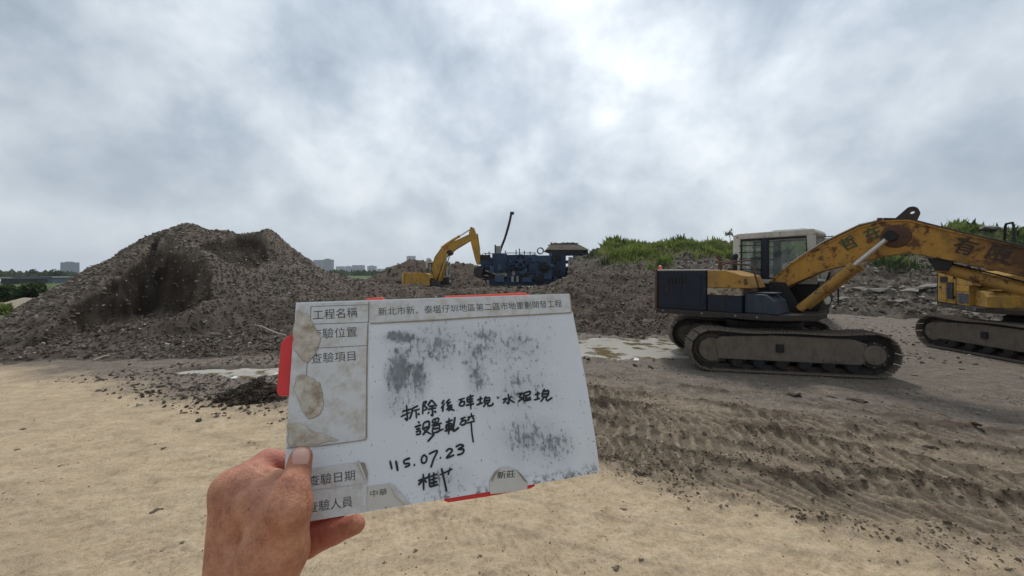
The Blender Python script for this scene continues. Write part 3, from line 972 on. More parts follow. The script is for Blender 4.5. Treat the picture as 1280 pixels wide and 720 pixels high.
for px, py, wpx, lab in ((293, 475, 4, 'white scrap of plastic on the dark soil heap'), (346, 466, 4, 'white scrap of plastic at the clipboard edge above the dark heap'), (795, 450, 4, 'white scrap of paper by the puddle')):
    x, y = px_ground(px, py)
    s = wpx / F * y
    zz = max(ground_at(x, y), surf(grid_h, x, y) if abs(x - HX) < 1 and abs(y - HY) < 1 else -9)
    b = MB().slab([(-s, -s * .5), (s * .7, -s * .6), (s, s * .4), (-s * .3, s * .7)], 0, s * .25, Matrix.Translation((x, y, zz + .01)) @ Matrix.Rotation(.4, 4, 'X'))
    b.build('plastic_scrap', MATS['white_scrap'], None, label=lab, cat='scrap')

# ================================================================ vegetation
def leaf_mat(name, stops):
    m, t, bs = new_mat(name)
    f = t.n('ShaderNodeAttribute', {'attribute_name': 'shade'}).outputs['Fac']
    t.set(bs, 'Base_Color', t.ramp(f, stops)); t.set(bs, 'Roughness', 0.7)
    bs.inputs['Specular IOR Level'].default_value = 0.25
    tl = t.n('ShaderNodeBsdfTranslucent'); t.set(tl, 'Color', t.ramp(f, [(p, tuple(v * 1.2 for v in c_)) for p, c_ in stops]))
    mx = t.n('ShaderNodeMixShader'); t.set(mx, 'i0', 0.35)
    t.t.links.new(bs.outputs[0], mx.inputs[1]); t.t.links.new(tl.outputs[0], mx.inputs[2])
    t.t.links.new(mx.outputs[0], [n for n in t.t.nodes if n.type == 'OUTPUT_MATERIAL'][0].inputs['Surface'])
    return m


leaf_mat('weed', [(0, (0.050, 0.078, 0.020)), (.35, (0.115, 0.165, 0.034)), (.65, (0.190, 0.230, 0.058)), (1, (0.29, 0.26, 0.12))])
leaf_mat('dark_leaf', [(0, (0.018, 0.034, 0.012)), (.6, (0.040, 0.070, 0.022)), (1, (0.080, 0.105, 0.035))])


def blades(P, hgt, rg, wid=0.16, lean=0.5):
    """each blade: a bent pair of triangles"""
    n = len(P)
    a = rg.random(n) * 6.283; l = hgt * lean * (rg.random(n) - 0.2)
    dx, dy = np.cos(a), np.sin(a)
    wd = hgt * wid * (0.6 + 0.8 * rg.random(n))
    v = np.zeros((n, 4, 3))
    v[:, 0] = P + np.stack([-dy * wd, dx * wd, np.full(n, -.05)], -1)
    v[:, 1] = P + np.stack([dy * wd, -dx * wd, np.full(n, -.05)], -1)
    v[:, 2] = P + np.stack([dx * l * .4 + dy * wd * .8, dy * l * .4 - dx * wd * .8, hgt * 0.55], -1)
    v[:, 3] = P + np.stack([dx * l, dy * l, hgt], -1)
    f = np.array([(0, 1, 2), (0, 2, 3)])
    return v.reshape(-1, 3), (f[None] + (np.arange(n) * 4)[:, None, None]).reshape(-1, 3), np.repeat(rg.random(n), 4)


def weeds_on(parent, grid, n, seed, wfun, hmin, hmax, mat, name='weeds', wid=.16):
    x, y, h, ok = grid
    rg_ = np.random.default_rng(seed)
    wv = (wfun(x, y, h) * ok)[:-1, :-1].ravel(); wv = wv / wv.sum()
    k = rg_.choice(len(wv), n, p=wv)
    i, j = k // (x.shape[1] - 1), k % (x.shape[1] - 1)
    u = rg_.random(n); v = rg_.random(n)
    g_ = lambda a: a[i, j] + (a[i + 1, j] - a[i, j]) * u + (a[i, j + 1] - a[i, j]) * v
    P_ = np.stack([g_(x), g_(y), g_(h)], -1)
    clump = 0.25 + 1.5 * np.clip(vnoise(P_[:, 0] * .8, P_[:, 1] * .8, 911), 0, 1) ** 1.5
    hg = (hmin + (hmax - hmin) * rg_.random(n) ** 1.5) * clump
    vv, ff, sh = blades(P_, hg, rg_, wid, 1.1)
    sh = np.clip(.45 * sh + .75 * np.repeat(vnoise(P_[:, 0] * .35, P_[:, 1] * .35, 913) * .6 + .4 * vnoise(P_[:, 0] * 1.3, P_[:, 1] * 1.3, 915), 4) - .05, 0, 1)
    o = link(name, np_mesh(name, vv, ff, dict(shade=sh), smooth=False), mat, parent)
    o['kind'] = 'stuff'
    return o


bank_w = lambda x, y, h: sstep(6.2, 7.4, x) * sstep(2.3, 3.3, h + 1.1 * fbm(x * .35, y * .35, 77, 4)) * (1 - 0.8 * sstep(14, 22, x) * sstep(4.6, 4.0, h)) * (.06 + sstep(-.25, .15, fbm(x * .55, y * .55, 78, 4)))
weeds_on(pile_b, grid_b, 60000, 61, bank_w, 0.07, 0.38, MATS['weed'])
weeds_on(pile_b, grid_b, 12000, 62, lambda x, y, h: sstep(10.5, 8.5, x) * sstep(6.2, 7.4, x) * sstep(.3, .8, h) * sstep(1, 0, np.abs(y - 30) / 6) + bank_w(x, y, h) * .25, 0.15, 0.55, MATS['weed'])
weeds_on(pile_b, grid_b, 9000, 63, lambda x, y, h: sstep(.2, .5, fbm(x * .5, y * .5, 99, 4)) * sstep(1.5, 2.5, h), 0.15, 0.6, MATS['dark_leaf'])

# three slender seedlings on the skyline of the bank
for px, py, Y, lab in ((912, 297, 29.5, 'thin sapling on the bank crest left of the excavator cab'),):
    base = W(px, py + 8, Y)
    tr_ = empty('sapling', (base.x, base.y, surf(grid_b, base.x, base.y)))
    tag(tr_, lab, 'sapling')
    MB().tube([(0, 0, -.1), (.05, 0, .5), (.0, 0, 1.0)], [.03, .022, .01], 6).build('trunk', MATS['pale_wood'], tr_)
    rg_ = np.random.default_rng(5)
    q = rg_.normal(0, 1, (60, 3)) * (.16, .16, .12) + (0, 0, .95)
    vv, ff, sh = blades(q, 0.07 + .08 * rg_.random(60), rg_, .35, 1.2)
    link('crown', np_mesh('crown', vv, ff, dict(shade=sh), smooth=False), MATS['dark_leaf'], tr_)


def leaf_cloud(c, rad, n, rg_, size):
    lobes = c + rg_.normal(0, 1, (9, 3)) * np.array(rad) * 0.5
    lobes[:, 2] = np.maximum(lobes[:, 2], c[2] - rad[2] * .5)
    k = rg_.integers(0, 9, n)
    d = rg_.normal(0, 1, (n, 3)); d /= np.linalg.norm(d, axis=1)[:, None]
    P_ = lobes[k] + d * np.array(rad) * (0.30 + .28 * rg_.random((n, 1)))
    vv, ff, sh = blades(P_, size * (.6 + .8 * rg_.random(n)), rg_, .5, 1.6)
    return vv, ff, sh


def bush(name, px, py, Y, rpx, hpx, n, seed, label, cat='shrub', trunk=True, mat='dark_leaf', zb=None, group=None):
    x = (px - 640) / F * Y
    zb = -.1 if zb is None else zb
    zt = EYE - (py - HZ) / F * Y
    rx = rpx / F * Y; rz = max(.2, hpx / F * Y)
    rt = empty(name, (x, Y, zb)); tag(rt, label, cat, group)
    rg_ = np.random.default_rng(seed)
    cz = zt - zb - rz * .9
    vv, ff, sh = leaf_cloud(np.array((0, 0, cz)), (rx, rx * .7, rz), n, rg_, max(.16, rx * .13))
    link('crown', np_mesh('crown', vv, ff, dict(shade=sh), smooth=False), MATS[mat], rt)
    b = MB()
    for k in range(4):
        a = k * 1.6
        b.tube([(0, 0, -.2), (math.cos(a) * rx * .12, math.sin(a) * rx * .12, cz * .5), (math.cos(a) * rx * .4, math.sin(a) * rx * .3, cz + rz * .1)], [rx * .05 + .02, rx * .035 + .015, .012], 6)
    b.build('trunk', MATS['pale_wood'], rt)
    return rt


bush('shrub', 38, 357, 24, 22, 11, 2600, 71, 'long dark green shrub row below the grey shed')
bush('shrub', 8, 360, 25, 16, 9, 1500, 72, 'dark green shrub at the left picture edge behind pale earth')
bush('shrub', 4, 384, 17, 12, 8, 1500, 73, 'bright green weed clump at the left picture edge by the pile foot', mat='weed')
bush('shrub', 25, 388, 18, 16, 5, 900, 74, 'low green weeds in front of the pale earth patch', mat='weed')
for k, (px, py, r_) in enumerate(((52, 342, 9), (67, 341, 11), (82, 345, 9))):
    bush('tree', px, py, 150, r_, 6, 900, 80 + k, ['round dark tree left of the three behind the grey shed', 'wide dark tree, the middle one behind the grey shed', 'dark tree right of the three, under the slate tower'][k], 'tree', group='trees behind the grey shed')
bush('shrub', 466, 346, 85, 7, 4, 700, 91, 'green bush on the meadow under the far towers', mat='weed')
bush('shrub', 440, 352, 70, 6, 3, 500, 92, 'small green bush at the meadow edge left of the far mound', mat='weed')

# pale heap of earth at the far left
CR_P = crest([(26, 375, 20), (36, 372, 20), (50, 374, 20)])
soil('pale_earth', (0.34, 0.29, 0.22), .3, 2.0)
pale, grid_p = pile('earth_heap', lambda x, y: ridge_h(x, y, CR_P, 0.45, 0.4) + rough_noise(x, y, 790, 0.1), (-58, -45), (26, 40), 0.16, 0.008, MATS['pale_earth'], 'low pale earth heap at the far left in front of the shrubs', 'heap')

# ================================================================ buildings far off
plain('tower_slate', (0.035, 0.060, 0.105), .6, .1, .2)
plain('tower_light', (0.13, 0.15, 0.18), .7, .1, .2)
plain('tower_grey', (0.075, 0.085, 0.11), .7, .1, .2)
plain('win_dark', (0.08, 0.10, 0.13), .3, .1, .2)
plain('shed_blue', (0.13, 0.165, 0.20), .6, .1, .5)
plain('shed_dark', (0.035, 0.042, 0.048), .7, .1, .5)
plain('shed_white', (0.62, 0.62, 0.60), .6, .05, .5)


def tower(px0, px1, py, Y, label, body='tower_grey', bands=4, roof=True, floors=12, win='win_dark', group='apartment blocks on the skyline'):
    x0, x1 = (px0 - 640) / F * Y, (px1 - 640) / F * Y
    zt = EYE - (py - HZ) / F * Y
    rt = empty('apartment_tower', ((x0 + x1) / 2, Y, 0)); tag(rt, label, 'building', group)
    w2 = (x1 - x0) / 2; d2 = w2 * .55
    MB().box(-w2, w2, -d2, d2, -1, zt).build('wall', MATS[body], rt)
    for k in range(bands):
        c0 = -w2 + (k + .22) * 2 * w2 / bands; c1 = -w2 + (k + .78) * 2 * w2 / bands
        for q in range(floors):
            z0 = 3 + (zt - 5) * (q + .2) / floors; z1 = 3 + (zt - 5) * (q + .8) / floors
            MB().box(c0, c1, -d2 - .25, -d2 + .1, z0, z1).build('window', MATS[win], rt)
    if roof:
        MB().box(-w2 * .55, w2 * .35, -d2 * .5, d2 * .5, zt, zt + (zt * .06)).build('roof_block', MATS[body], rt)
    return rt


tower(80, 95, 328, 1000, 'slate blue glass tower alone above the trees at far left', 'tower_slate', 5, True, 10, group='towers far left')
tower(-6, 7, 340, 1500, 'hazy grey block at the left picture edge', 'tower_grey', 3, True, 5, group='towers far left')
tower(8, 20, 340.5, 1550, 'hazy grey block second from the left picture edge', 'tower_grey', 3, True, 5, group='towers far left')
for k, (a, b, py, Y, bd, lab) in enumerate(((381, 392, 326, 1500, 3, 'leftmost hazy block on the middle skyline just right of the pile'), (393.5, 403, 325, 1450, 3, 'second hazy block from the pile on the middle skyline'),
                                      (404.5, 416, 324.5, 1350, 3, 'tallest of the three joined hazy blocks right of the pile'), (421, 431, 333, 1700, 3, 'low hazy block left of the pair in the skyline gap'),
                                      (431.5, 440, 333, 1750, 2, 'low hazy block in the skyline gap, second of the low ones'), (441.5, 455, 331.5, 1600, 3, 'broad pale block in the middle of the skyline gap'),
                                      (460, 470, 332.5, 1700, 2, 'pale block with stepped roof over the green meadow'), (472, 479, 336, 1900, 2, 'small low hazy block right of the stepped one'),
                                      (480, 487, 336.5, 1900, 2, 'small low hazy block nearest the far mound'), (509, 519, 320, 1700, 2, 'pale block peeping over the left far mound'),
                                      (533, 539, 323.5, 1700, 1, 'narrow pale block just left of the far excavator boom'), (553, 558.5, 323.5, 1700, 1, 'narrow pale block seen under the far excavator boom'), (491, 497, 332, 1800, 1, 'narrow hazy block at the left foot of the far mound'))):
    tower(a, b, py, Y, lab, ['tower_grey', 'tower_light'][k > 2], bd, k % 2 == 0, 8)

# grey shed and its dark annex, white roof at the edge
Y = 75.0
sh = empty('shed', ((64 - 640) / F * Y, Y, 0)); tag(sh, 'long grey blue metal shed beside the left foot of the pile', 'shed')
MB().box(-3.2, 3.6, -3, 3, -.5, 1.0).build('wall', MATS['shed_blue'], sh)
MB().prism([(-3.5, 1.0), (3.9, 1.0), (3.7, 1.22), (-3.3, 1.22)], -3.2, 3.2).build('roof', MATS['tower_grey'], sh)
MB().box(-3.1, -2.2, -3.1, -2.9, -.3, .8).build('door', MATS['shed_white'], sh)
for k in range(3): MB().box(-1.4 + k * 1.7, -.6 + k * 1.7, -3.06, -2.95, .2, .75).build('window', MATS['win_dark'], sh)
Y = 68.0
an = empty('shed', ((31 - 640) / F * Y, Y, 0)); tag(an, 'low black shed left of the long grey shed', 'shed')
MB().box(-1.5, 1.5, -2, 2, -.5, .85).build('wall', MATS['shed_dark'], an)
MB().box(-1.65, 1.65, -2.15, 2.15, .85, 1.0).build('roof', MATS['tower_grey'], an)
Y = 90.0
wr = empty('shed', ((0 - 640) / F * Y, Y, 0)); tag(wr, 'long low shed with pale roof at the left picture edge', 'shed')
MB().box(-6, 3.2, -3, 3, -.5, 0.1).build('wall', MATS['shed_dark'], wr)
MB().prism([(-6.2, .1), (3.4, .1), (3.2, .7), (-6, .7)], -3.2, 3.2).build('roof', MATS['shed_white'], wr)
# far hedge line between meadow and towers
rg_ = np.random.default_rng(95)
n = 9000
an_ = np.radians(rg_.uniform(-62, 62, n)); rd = rg_.uniform(330, 420, n)
P_ = np.stack([rd * np.sin(an_), rd * np.cos(an_), np.zeros(n)], -1)
hg = (1.2 + 3.2 * rg_.random(n)) * (.4 + vnoise(P_[:, 0] * .03, P_[:, 1] * .03, 7))
vv, ff, s_ = blades(P_, hg, rg_, .55, .3)
hd = link('tree_belt', np_mesh('tree_belt', vv, ff, dict(shade=s_), smooth=False), MATS['dark_leaf'])
tag(hd, 'thin belt of far dark trees along the horizon', 'trees', None, 'stuff')
# ================================================================ excavators
def text_mesh(body, size, extrude=0.0, shear=0.0, bold=0.0):
    c = bpy.data.curves.new('lettering', 'FONT')
    c.body = body; c.size = size; c.extrude = extrude; c.shear = shear; c.offset = bold
    c.resolution_u = 3
    o = bpy.data.objects.new('lettering', c); COL.objects.link(o)
    dg = bpy.context.evaluated_depsgraph_get()
    me_ = bpy.data.meshes.new_from_object(o.evaluated_get(dg))
    bpy.data.objects.remove(o); bpy.data.curves.remove(c)
    return me_


def track_path(L, r, n_pitch):
    """points (x, z, angle) around the chain: flat bottom, round ends, top run sagging a little"""
    hl = L / 2 - r
    per = []
    def sag(x):
        return -0.035 * (math.cos(x / hl * math.pi * 1.0) * 0.5 + 0.5) + 0.02 * math.cos(x / hl * 5.0)
    N = 400
    pts = []
    for i in range(N): pts.append((-hl + 2 * hl * i / N, 0.0))
    for i in range(N // 2):
        a = -math.pi / 2 + math.pi * i / (N // 2); pts.append((hl + r * math.cos(a), r + r * math.sin(a)))
    for i in range(N):
        x = hl - 2 * hl * i / N; k = 1 - abs(x / hl) ** 4
        pts.append((x, 2 * r + sag(x) * k))
    for i in range(N // 2):
        a = math.pi / 2 + math.pi * i / (N // 2); pts.append((-hl + r * math.cos(a), r + r * math.sin(a)))
    pts.append(pts[0])
    s = [0.0]
    for p, q in zip(pts, pts[1:]): s.append(s[-1] + math.hypot(q[0] - p[0], q[1] - p[1]))
    n = int(s[-1] / n_pitch); out = []
    j = 0
    for k in range(n):
        tgt = s[-1] * (k + .5) / n
        while s[j + 1] < tgt: j += 1
        p, q = pts[j], pts[j + 1]
        u = (tgt - s[j]) / (s[j + 1] - s[j])
        out.append((p[0] + (q[0] - p[0]) * u, p[1] + (q[1] - p[1]) * u, math.atan2(q[1] - p[1], q[0] - p[0])))
    return out, s[-1] / n


def make_track(root, rel, side, L, r, gauge, shoe_w, shoes=True, mats=('track_mud', 'shoe_mud', 'dark_steel')):
    """one crawler: side frame as the part, chain, shoes, wheels below it"""
    M = Matrix.Rotation(rel, 4, 'Z') @ Matrix.Translation((0, side * gauge / 2, 0))
    hl = L / 2 - r
    fw = shoe_w * 0.40
    b = MB()
    b.prism([(-hl + .12, .19), (hl - .20, .17), (hl - .10, .24), (hl - .10, .53), (hl - .3, .60), (-hl * .2, .63), (-hl + .15, .58), (-hl + .05, .5)], -fw, fw)
    b.box(-hl - .02, -hl + .55, -fw * .8, fw * .8, .18, .30)
    fr = b.build('track_frame', MATS[mats[0]], root, bevel=.015)
    fr.matrix_local = M
    kid = lambda mb, nm, mt, **k: mb.build(nm, MATS[mt], fr, **k)
    for sx, nm, rad in ((-hl, 'idler', r - .06), (hl, 'sprocket', r - .05)):
        b = MB()
        b.lathe([(rad, -.06), (rad, .06)], (sx, 0, r), (0, 1, 0), 24)
        if nm == 'sprocket':
            for k in range(18):
                a = 2 * math.pi * k / 18
                b.box(-.03, .03, -.05, .05, rad - .01, rad + .045, Matrix.Translation((sx, 0, r)) @ Matrix.Rotation(a, 4, 'Y'))
        b.lathe([(rad * .72, -fw * .9), (rad * .80, -fw * .5), (rad * .80, fw * .5), (rad * .72, fw * .9)], (sx, 0, r), (0, 1, 0), 20)
        b.build(nm, MATS[mats[1] if nm == 'idler' else mats[2]], fr, smooth=40)
        if nm == 'sprocket':
            MB().lathe([(rad * .50, -fw * 1.18), (rad * .56, -fw * 1.08), (rad * .56, fw * 1.08), (rad * .50, fw * 1.18)], (sx, 0, r), (0, 1, 0), 22).build('final_drive', MATS[mats[0]], fr, smooth=40)
            for sgn in (-1, 1):
                for k in range(8):
                    a = 2 * math.pi * k / 8
                    MB().lathe([(.018, 0), (.018, .02)], (sx + rad * .68 * math.cos(a), sgn * fw * .90, r + rad * .68 * math.sin(a)), (0, sgn, 0), 6).build('bolt', MATS[mats[1]], fr)
    n = 6
    for k in range(n):
        x = -hl + .42 + (2 * hl - .72) * k / (n - 1)
        MB().lathe([(.085, -fw * .95), (.11, -fw * .7), (.085, -fw * .5), (.085, fw * .5), (.11, fw * .7), (.085, fw * .95)], (x, 0, .135), (0, 1, 0), 14).build('track_roller', MATS['black_steel'], fr, smooth=40)
    for x in (-hl * .25, hl * .4):
        MB().lathe([(.06, -fw * .7), (.06, fw * .7)], (x, 0, 2 * r - .15), (0, 1, 0), 12).build('carrier_roller', MATS[mats[2]], fr, smooth=40)
    for sgn in (-1, 1):      # square opening and lugs on the frame side
        MB().box(-.22, -.10, sgn * (fw + .012) - .012, sgn * (fw + .012) + .012, .34, .48).build('frame_opening', MATS['black_steel'], fr)
        MB().box(hl - .75, hl - .45, sgn * (fw + .015) - .015, sgn * (fw + .015) + .015, .215, .25).build('guide_guard', MATS[mats[1]], fr)
    pts, pitch = track_path(L, r, .168)
    # chain links inside the shoes
    ch = MB()
    for x, z, a in pts:
        Mx = Matrix.Translation((x, 0, z)) @ Matrix.Rotation(-a, 4, 'Y')
        for yy in (-.07, .07):
            ch.box(-pitch * .55, pitch * .55, yy - .02, yy + .02, .0, .085, Mx)
    ch.build('track_chain', MATS[mats[2]], fr)
    if shoes:
        b = MB()
        hw = shoe_w / 2; hp = pitch * .47
        b.box(-hp, hp, -hw, hw, -.018, .0)
        for gx_ in (-hp * .8, 0.0, hp * .8): b.box(gx_ - .008, gx_ + .008, -hw * .98, hw * .98, -.036, -.018)
        sm = b.mesh('track_shoe')
        for x, z, a in pts:
            o = link('track_shoe', sm, MATS[mats[1]], fr)
            o.matrix_local = Matrix.Translation((x, 0, z + .0)) @ Matrix.Rotation(-a, 4, 'Y')
    return fr


def cyl(root, a, b, r, rod, frac, mat, name, rod_mat='chrome_rod'):
    """hydraulic cylinder from base pin a to rod pin b"""
    a, b = Vector(a), Vector(b)
    d = (b - a); m_ = a + d * frac
    k = MB()
    k.lathe([(r * 1.05, -.06), (r, -.02), (r, (m_ - a).length - .10), (r * 1.22, (m_ - a).length - .09), (r * 1.22, (m_ - a).length)], a, d, 16)
    k.tube([a + Vector((0, -r * 1.3, 0)), a + Vector((0, r * 1.3, 0))], r * .9, 12)
    br = k.build(name, MATS[mat], root, smooth=35)
    q = MB()
    q.tube([a + d * (frac - .01), b], rod, 14)
    q.build('piston_rod', MATS[rod_mat], br, smooth=40)
    e = MB(); e.tube([b + Vector((0, -r * 1.5, 0)), b + Vector((0, r * 1.5, 0))], r * 1.15, 16)
    e.build('rod_eye', MATS['black_steel'], br, smooth=40)
    # hose line along the barrel
    h = MB(); u = d.normalized()
    h.tube([a + u * .1 + Vector((0, 0, r * 1.2)), a + u * (m_ - a).length * .5 + Vector((0, 0, r * 1.35)), m_ - u * .06 + Vector((0, 0, r * 1.15))], .014, 6)
    h.build('hose', MATS['rubber'], br, smooth=40)
    return br


def frame_pane(root, parent_name, y, x0, x1, z0, z1, mat_f, t=.03, d=.03, bars=0, glass=True, post_mat=None):
    pass


def excavator(name, loc, heading, rel, label, boom_top, boom_bot, pal, scale=1.0, track=(3.18, .345, 1.95, .50), cat='excavator', detail=True, arm=None, lug=None, cab=True, cyl_pts=None, rail=False, shoes=True, boom_mat=None):
    root = empty(name, loc, heading, scale)
    tag(root, label, cat, 'excavators')
    L, r, gauge, sw = track
    for side in (-1, 1):
        make_track(root, rel, side, L, r, gauge, sw, shoes)
    M = Matrix.Rotation(rel, 4, 'Z')
    b = MB()
    b.box(-.75, .75, -gauge / 2, gauge / 2, .36, .62, M); b.lathe([(.62, .60), (.66, .66), (.66, .78), (.60, .80), (.60, .92)], (0, 0, 0), (0, 0, 1), 28)
    b.build('undercarriage', MATS['black_steel'], root, smooth=35)
    # ---------- deck
    b = MB(); b.slab([(-1.66, -1.20), (.30, -1.20), (.62, -1.0), (1.0, -.45), (1.0, .2), (.86, .24), (.86, 1.22), (-1.66, 1.22)], .88, .985)
    b.build('deck', MATS[pal['skirt']], root, bevel=.012)
    # ---------- right side: engine doors, fuel-tank panels, tool box
    MB().box(-1.60, -.615, -1.215, -.30, .99, 1.76).build('engine_door', MATS[pal['door']], root, bevel=.02)
    MB().box(-1.50, -.72, -1.224, -1.212, 1.06, 1.68).build('door_panel', MATS[pal['door']], root, bevel=.01)
    MB().box(-.60, .0, -1.20, -.30, .99, 1.295).build('side_panel', MATS[pal['door']], root, bevel=.012)
    MB().box(-.60, .0, -1.206, -.30, 1.30, 1.435).build('stripe_panel', MATS[pal['stripe']], root, bevel=.006)
    MB().prism([(-.60, 1.44), (.14, 1.44), (.05, 1.66), (-.28, 1.765), (-.60, 1.765)], -1.203, -.32).build('tank_cover', MATS[pal['cover']], root, bevel=.012)
    MB().box(-1.62, -.60, -1.205, 1.2, 1.762, 1.79).build('hood', MATS[pal['hood']], root, bevel=.008)
    if pal.get('grille'):
        MB().box(-1.02, -.70, -1.236, -1.224, 1.10, 1.5).build('air_opening', MATS['black_steel'], root)
        for k in range(7): MB().box(-.5 + k * .07, -.46 + k * .07, -1.212, -1.2, 1.04, 1.26).build('vent_slat', MATS['tower_grey'], root)
    if detail:
        # door seams, louvres, grab handles, fuel cap
        for k in range(6):
            MB().box(-1.40 + k * .07, -1.355 + k * .07, -1.236, -1.223, 1.50, 1.63).build('louvre', MATS['black_steel'], root)
        MB().box(-1.095, -1.087, -1.229, -1.222, 1.0, 1.75).build('door_seam', MATS['rubber'], root)
        MB().tube([(-1.02, -1.225, 1.34), (-1.02, -1.26, 1.34), (-.90, -1.26, 1.34), (-.90, -1.225, 1.34)], .009, 6).build('grab_handle', MATS['dark_steel'], root, smooth=60)
        MB().lathe([(.05, 0), (.055, .02), (.04, .05)], (-.35, -.75, 1.765), (0, 0, 1), 14).build('fuel_cap', MATS['dark_steel'], root, smooth=40)
        MB().box(-.33, -.30, -1.212, -1.20, 1.02, 1.28).build('panel_strap', MATS['dark_steel'], root)
        for xx in (-1.5, -.7, -.1, .25):
            MB().lathe([(.016, 0), (.016, .012)], (xx, -1.20, .935), (0, -1, 0), 6).build('bolt', MATS['pale_part'], root)
    # louvres, hinges and latches on the door
    if detail:
        for z in (1.15, 1.62): MB().tube([(-.64, -1.228, z - .04), (-.64, -1.228, z + .04)], .014, 8).build('hinge', MATS['black_steel'], root, smooth=40)
        MB().box(-1.43, -1.36, -1.24, -1.224, 1.35, 1.39).build('latch', MATS['dark_steel'], root)
    MB().prism([(.02, .99), (.56, .99), (.50, 1.22), (.36, 1.33), (.02, 1.345)], -1.12, -.42).build('tool_box', MATS[pal['box']], root, bevel=.02)
    MB().box(.04, .46, -1.0, -.5, 1.345, 1.36).build('tool_box_lid', MATS[pal['box']], root, bevel=.004)
    # left rear housing behind the cab
    MB().box(-1.60, -.68, .30, 1.2, .99, 1.76).build('radiator_housing', MATS[pal['door']], root, bevel=.02)
    MB().box(-1.2, -.66, -.30, .30, .99, 1.70).build('engine_bay', MATS['black_steel'], root)
    # ---------- counterweight
    arc = []
    for k in range(15):
        a = R(180 - 36 + 72 * k / 14)
        arc.append((2.06 * math.cos(a), 2.06 * math.sin(a)))
    MB().slab(arc + [(-1.625, -1.215), (-1.625, 1.215)], .93, 1.80).build('counterweight', MATS[pal['cw']], root, bevel=.05, smooth=35)
    MB().lathe([(.035, 0), (.035, .03), (.032, .065), (.015, .075)], (-1.62, -1.08, 1.80), (0, 0, 1), 12).build('beacon', MATS['orange_lens'], root, smooth=40)
    # exhaust and rails
    MB().tube([(-1.0, .5, 1.78), (-1.0, .5, 2.02), (-1.06, .5, 2.10)], .045, 10).build('exhaust_pipe', MATS['rust_brown'], root, smooth=40)
    MB().tube([(-.40, -1.1, 1.76), (-.38, -1.1, 1.86), (-.30, -1.1, 1.90), (.10, -1.1, 1.86), (.16, -1.1, 1.80), (.24, -1.08, 1.46), (.18, -1.08, 1.40), (.06, -1.08, 1.40)], .017, 8).build('handrail', MATS[pal['rail']], root, smooth=40)
    MB().tube([(-.62, -.62, 1.78), (-.60, -.62, 1.93), (.0, -.62, 1.96), (.06, -.62, 1.8)], .015, 8).build('handrail', MATS[pal['rail']], root, smooth=40)
    MB().lathe([(.045, 0), (.045, .26), (.06, .27), (.06, .33), (.03, .36)], (-.45, -.2, 1.76), (0, 0, 1), 12).build('air_cleaner', MATS['black_steel'], root, smooth=40)
    # ---------- cab
    if cab:
        x0, x1, y0, y1, z0, z1 = -.66, .80, .28, 1.20, .99, 2.56
        cb = MB()
        cb.prism([(x0, z0), (.86, z0), (.92, 1.2), (.86, 1.56), (x0, 1.56)], y0, y1)
        cabo = cb.build('cab', MATS[pal['cab_low']], root, bevel=.02)
        P_ = lambda nm, mt, bb, **k: bb.build(nm, MATS[mt], cabo, **k)
        P_('cab_sill', pal['cab'], MB().box(x0 - .004, .84, y0 - .008, y1 + .008, 1.50, 1.585), bevel=.01)
        P_('cab_roof', pal['cab'], MB().prism([(x0, 2.44), (x1 - .02, 2.44), (x1 + .02, 2.50), (x1 - .03, 2.575), (x0 + .1, 2.565), (x0, 2.53)], y0, y1), bevel=.025)
        P_('roof_hatch', pal['cab'], MB().box(.05, .62, y0 + .15, y1 - .15, 2.572, 2.60), bevel=.01)
        for yy in (y0, y1 - .07):
            P_('cab_pillar', pal['cab'], MB().box(x0, x0 + .15, yy, yy + .07, 1.58, 2.45), bevel=.02)
            P_('cab_pillar', pal['cab'], MB().prism([(.70, 1.58), (.84, 1.58), (.80, 2.45), (.66, 2.45)], yy, yy + .07), bevel=.02)
            P_('door_post', 'navy', MB().box(-.10, .0, yy + .008, yy + .06, 1.585, 2.44), bevel=.008)
            for a_, b_ in ((x0 + .15, -.10), (.0, .68)):
                fr = MB()
                fr.box(a_, a_ + .025, yy + .018, yy + .052, 1.586, 2.44); fr.box(b_ - .025, b_, yy + .018, yy + .052, 1.586, 2.44)
                fr.box(a_ + .026, b_ - .026, yy + .018, yy + .052, 1.586, 1.615); fr.box(a_ + .026, b_ - .026, yy + .018, yy + .052, 2.40, 2.44)
                P_('window_frame', 'black_steel', fr)
                P_('window_pane', 'cab_glass', MB().box(a_ + .026, b_ - .026, yy + .03, yy + .036, 1.616, 2.399))
            for zz in (1.80, 2.02, 2.16, 2.30):
                P_('window_bar', 'black_steel', MB().tube([(x0 + .12, yy + .0, zz), (-.08, yy + .0, zz)], .010, 6))
        P_('front_pane', 'cab_glass', MB().prism([(.80, 1.60), (.806, 1.60), (.772, 2.43), (.766, 2.43)], y0 + .075, y1 - .075))
        P_('rear_pane', 'cab_glass', MB().box(x0 + .03, x0 + .036, y0 + .075, y1 - .075, 1.60, 2.43))
        P_('wiper', 'black_steel', MB().tube([(.82, y0 + .3, 1.62), (.80, y0 + .42, 2.1)], .008, 6))
        # inside: seat, levers
        P_('seat', 'rubber', MB().prism([(-.38, 1.3), (.12, 1.3), (.14, 1.56), (-.14, 1.58), (-.26, 2.08), (-.40, 2.06)], .52, .98), bevel=.03)
        for yy in (.44, 1.06): P_('control_lever', 'rubber', MB().tube([(.18, yy, 1.4), (.20, yy, 1.78)], .018, 8), smooth=40)
        P_('mirror', 'black_steel', MB().lathe([(.03, -.01), (.055, 0), (.055, .012)], (.30, .62, 2.16), (-.6, -.8, 0), 14), smooth=40)
        P_('mirror', 'black_steel', MB().box(.10, .17, .55, .57, 2.06, 2.22), bevel=.01)
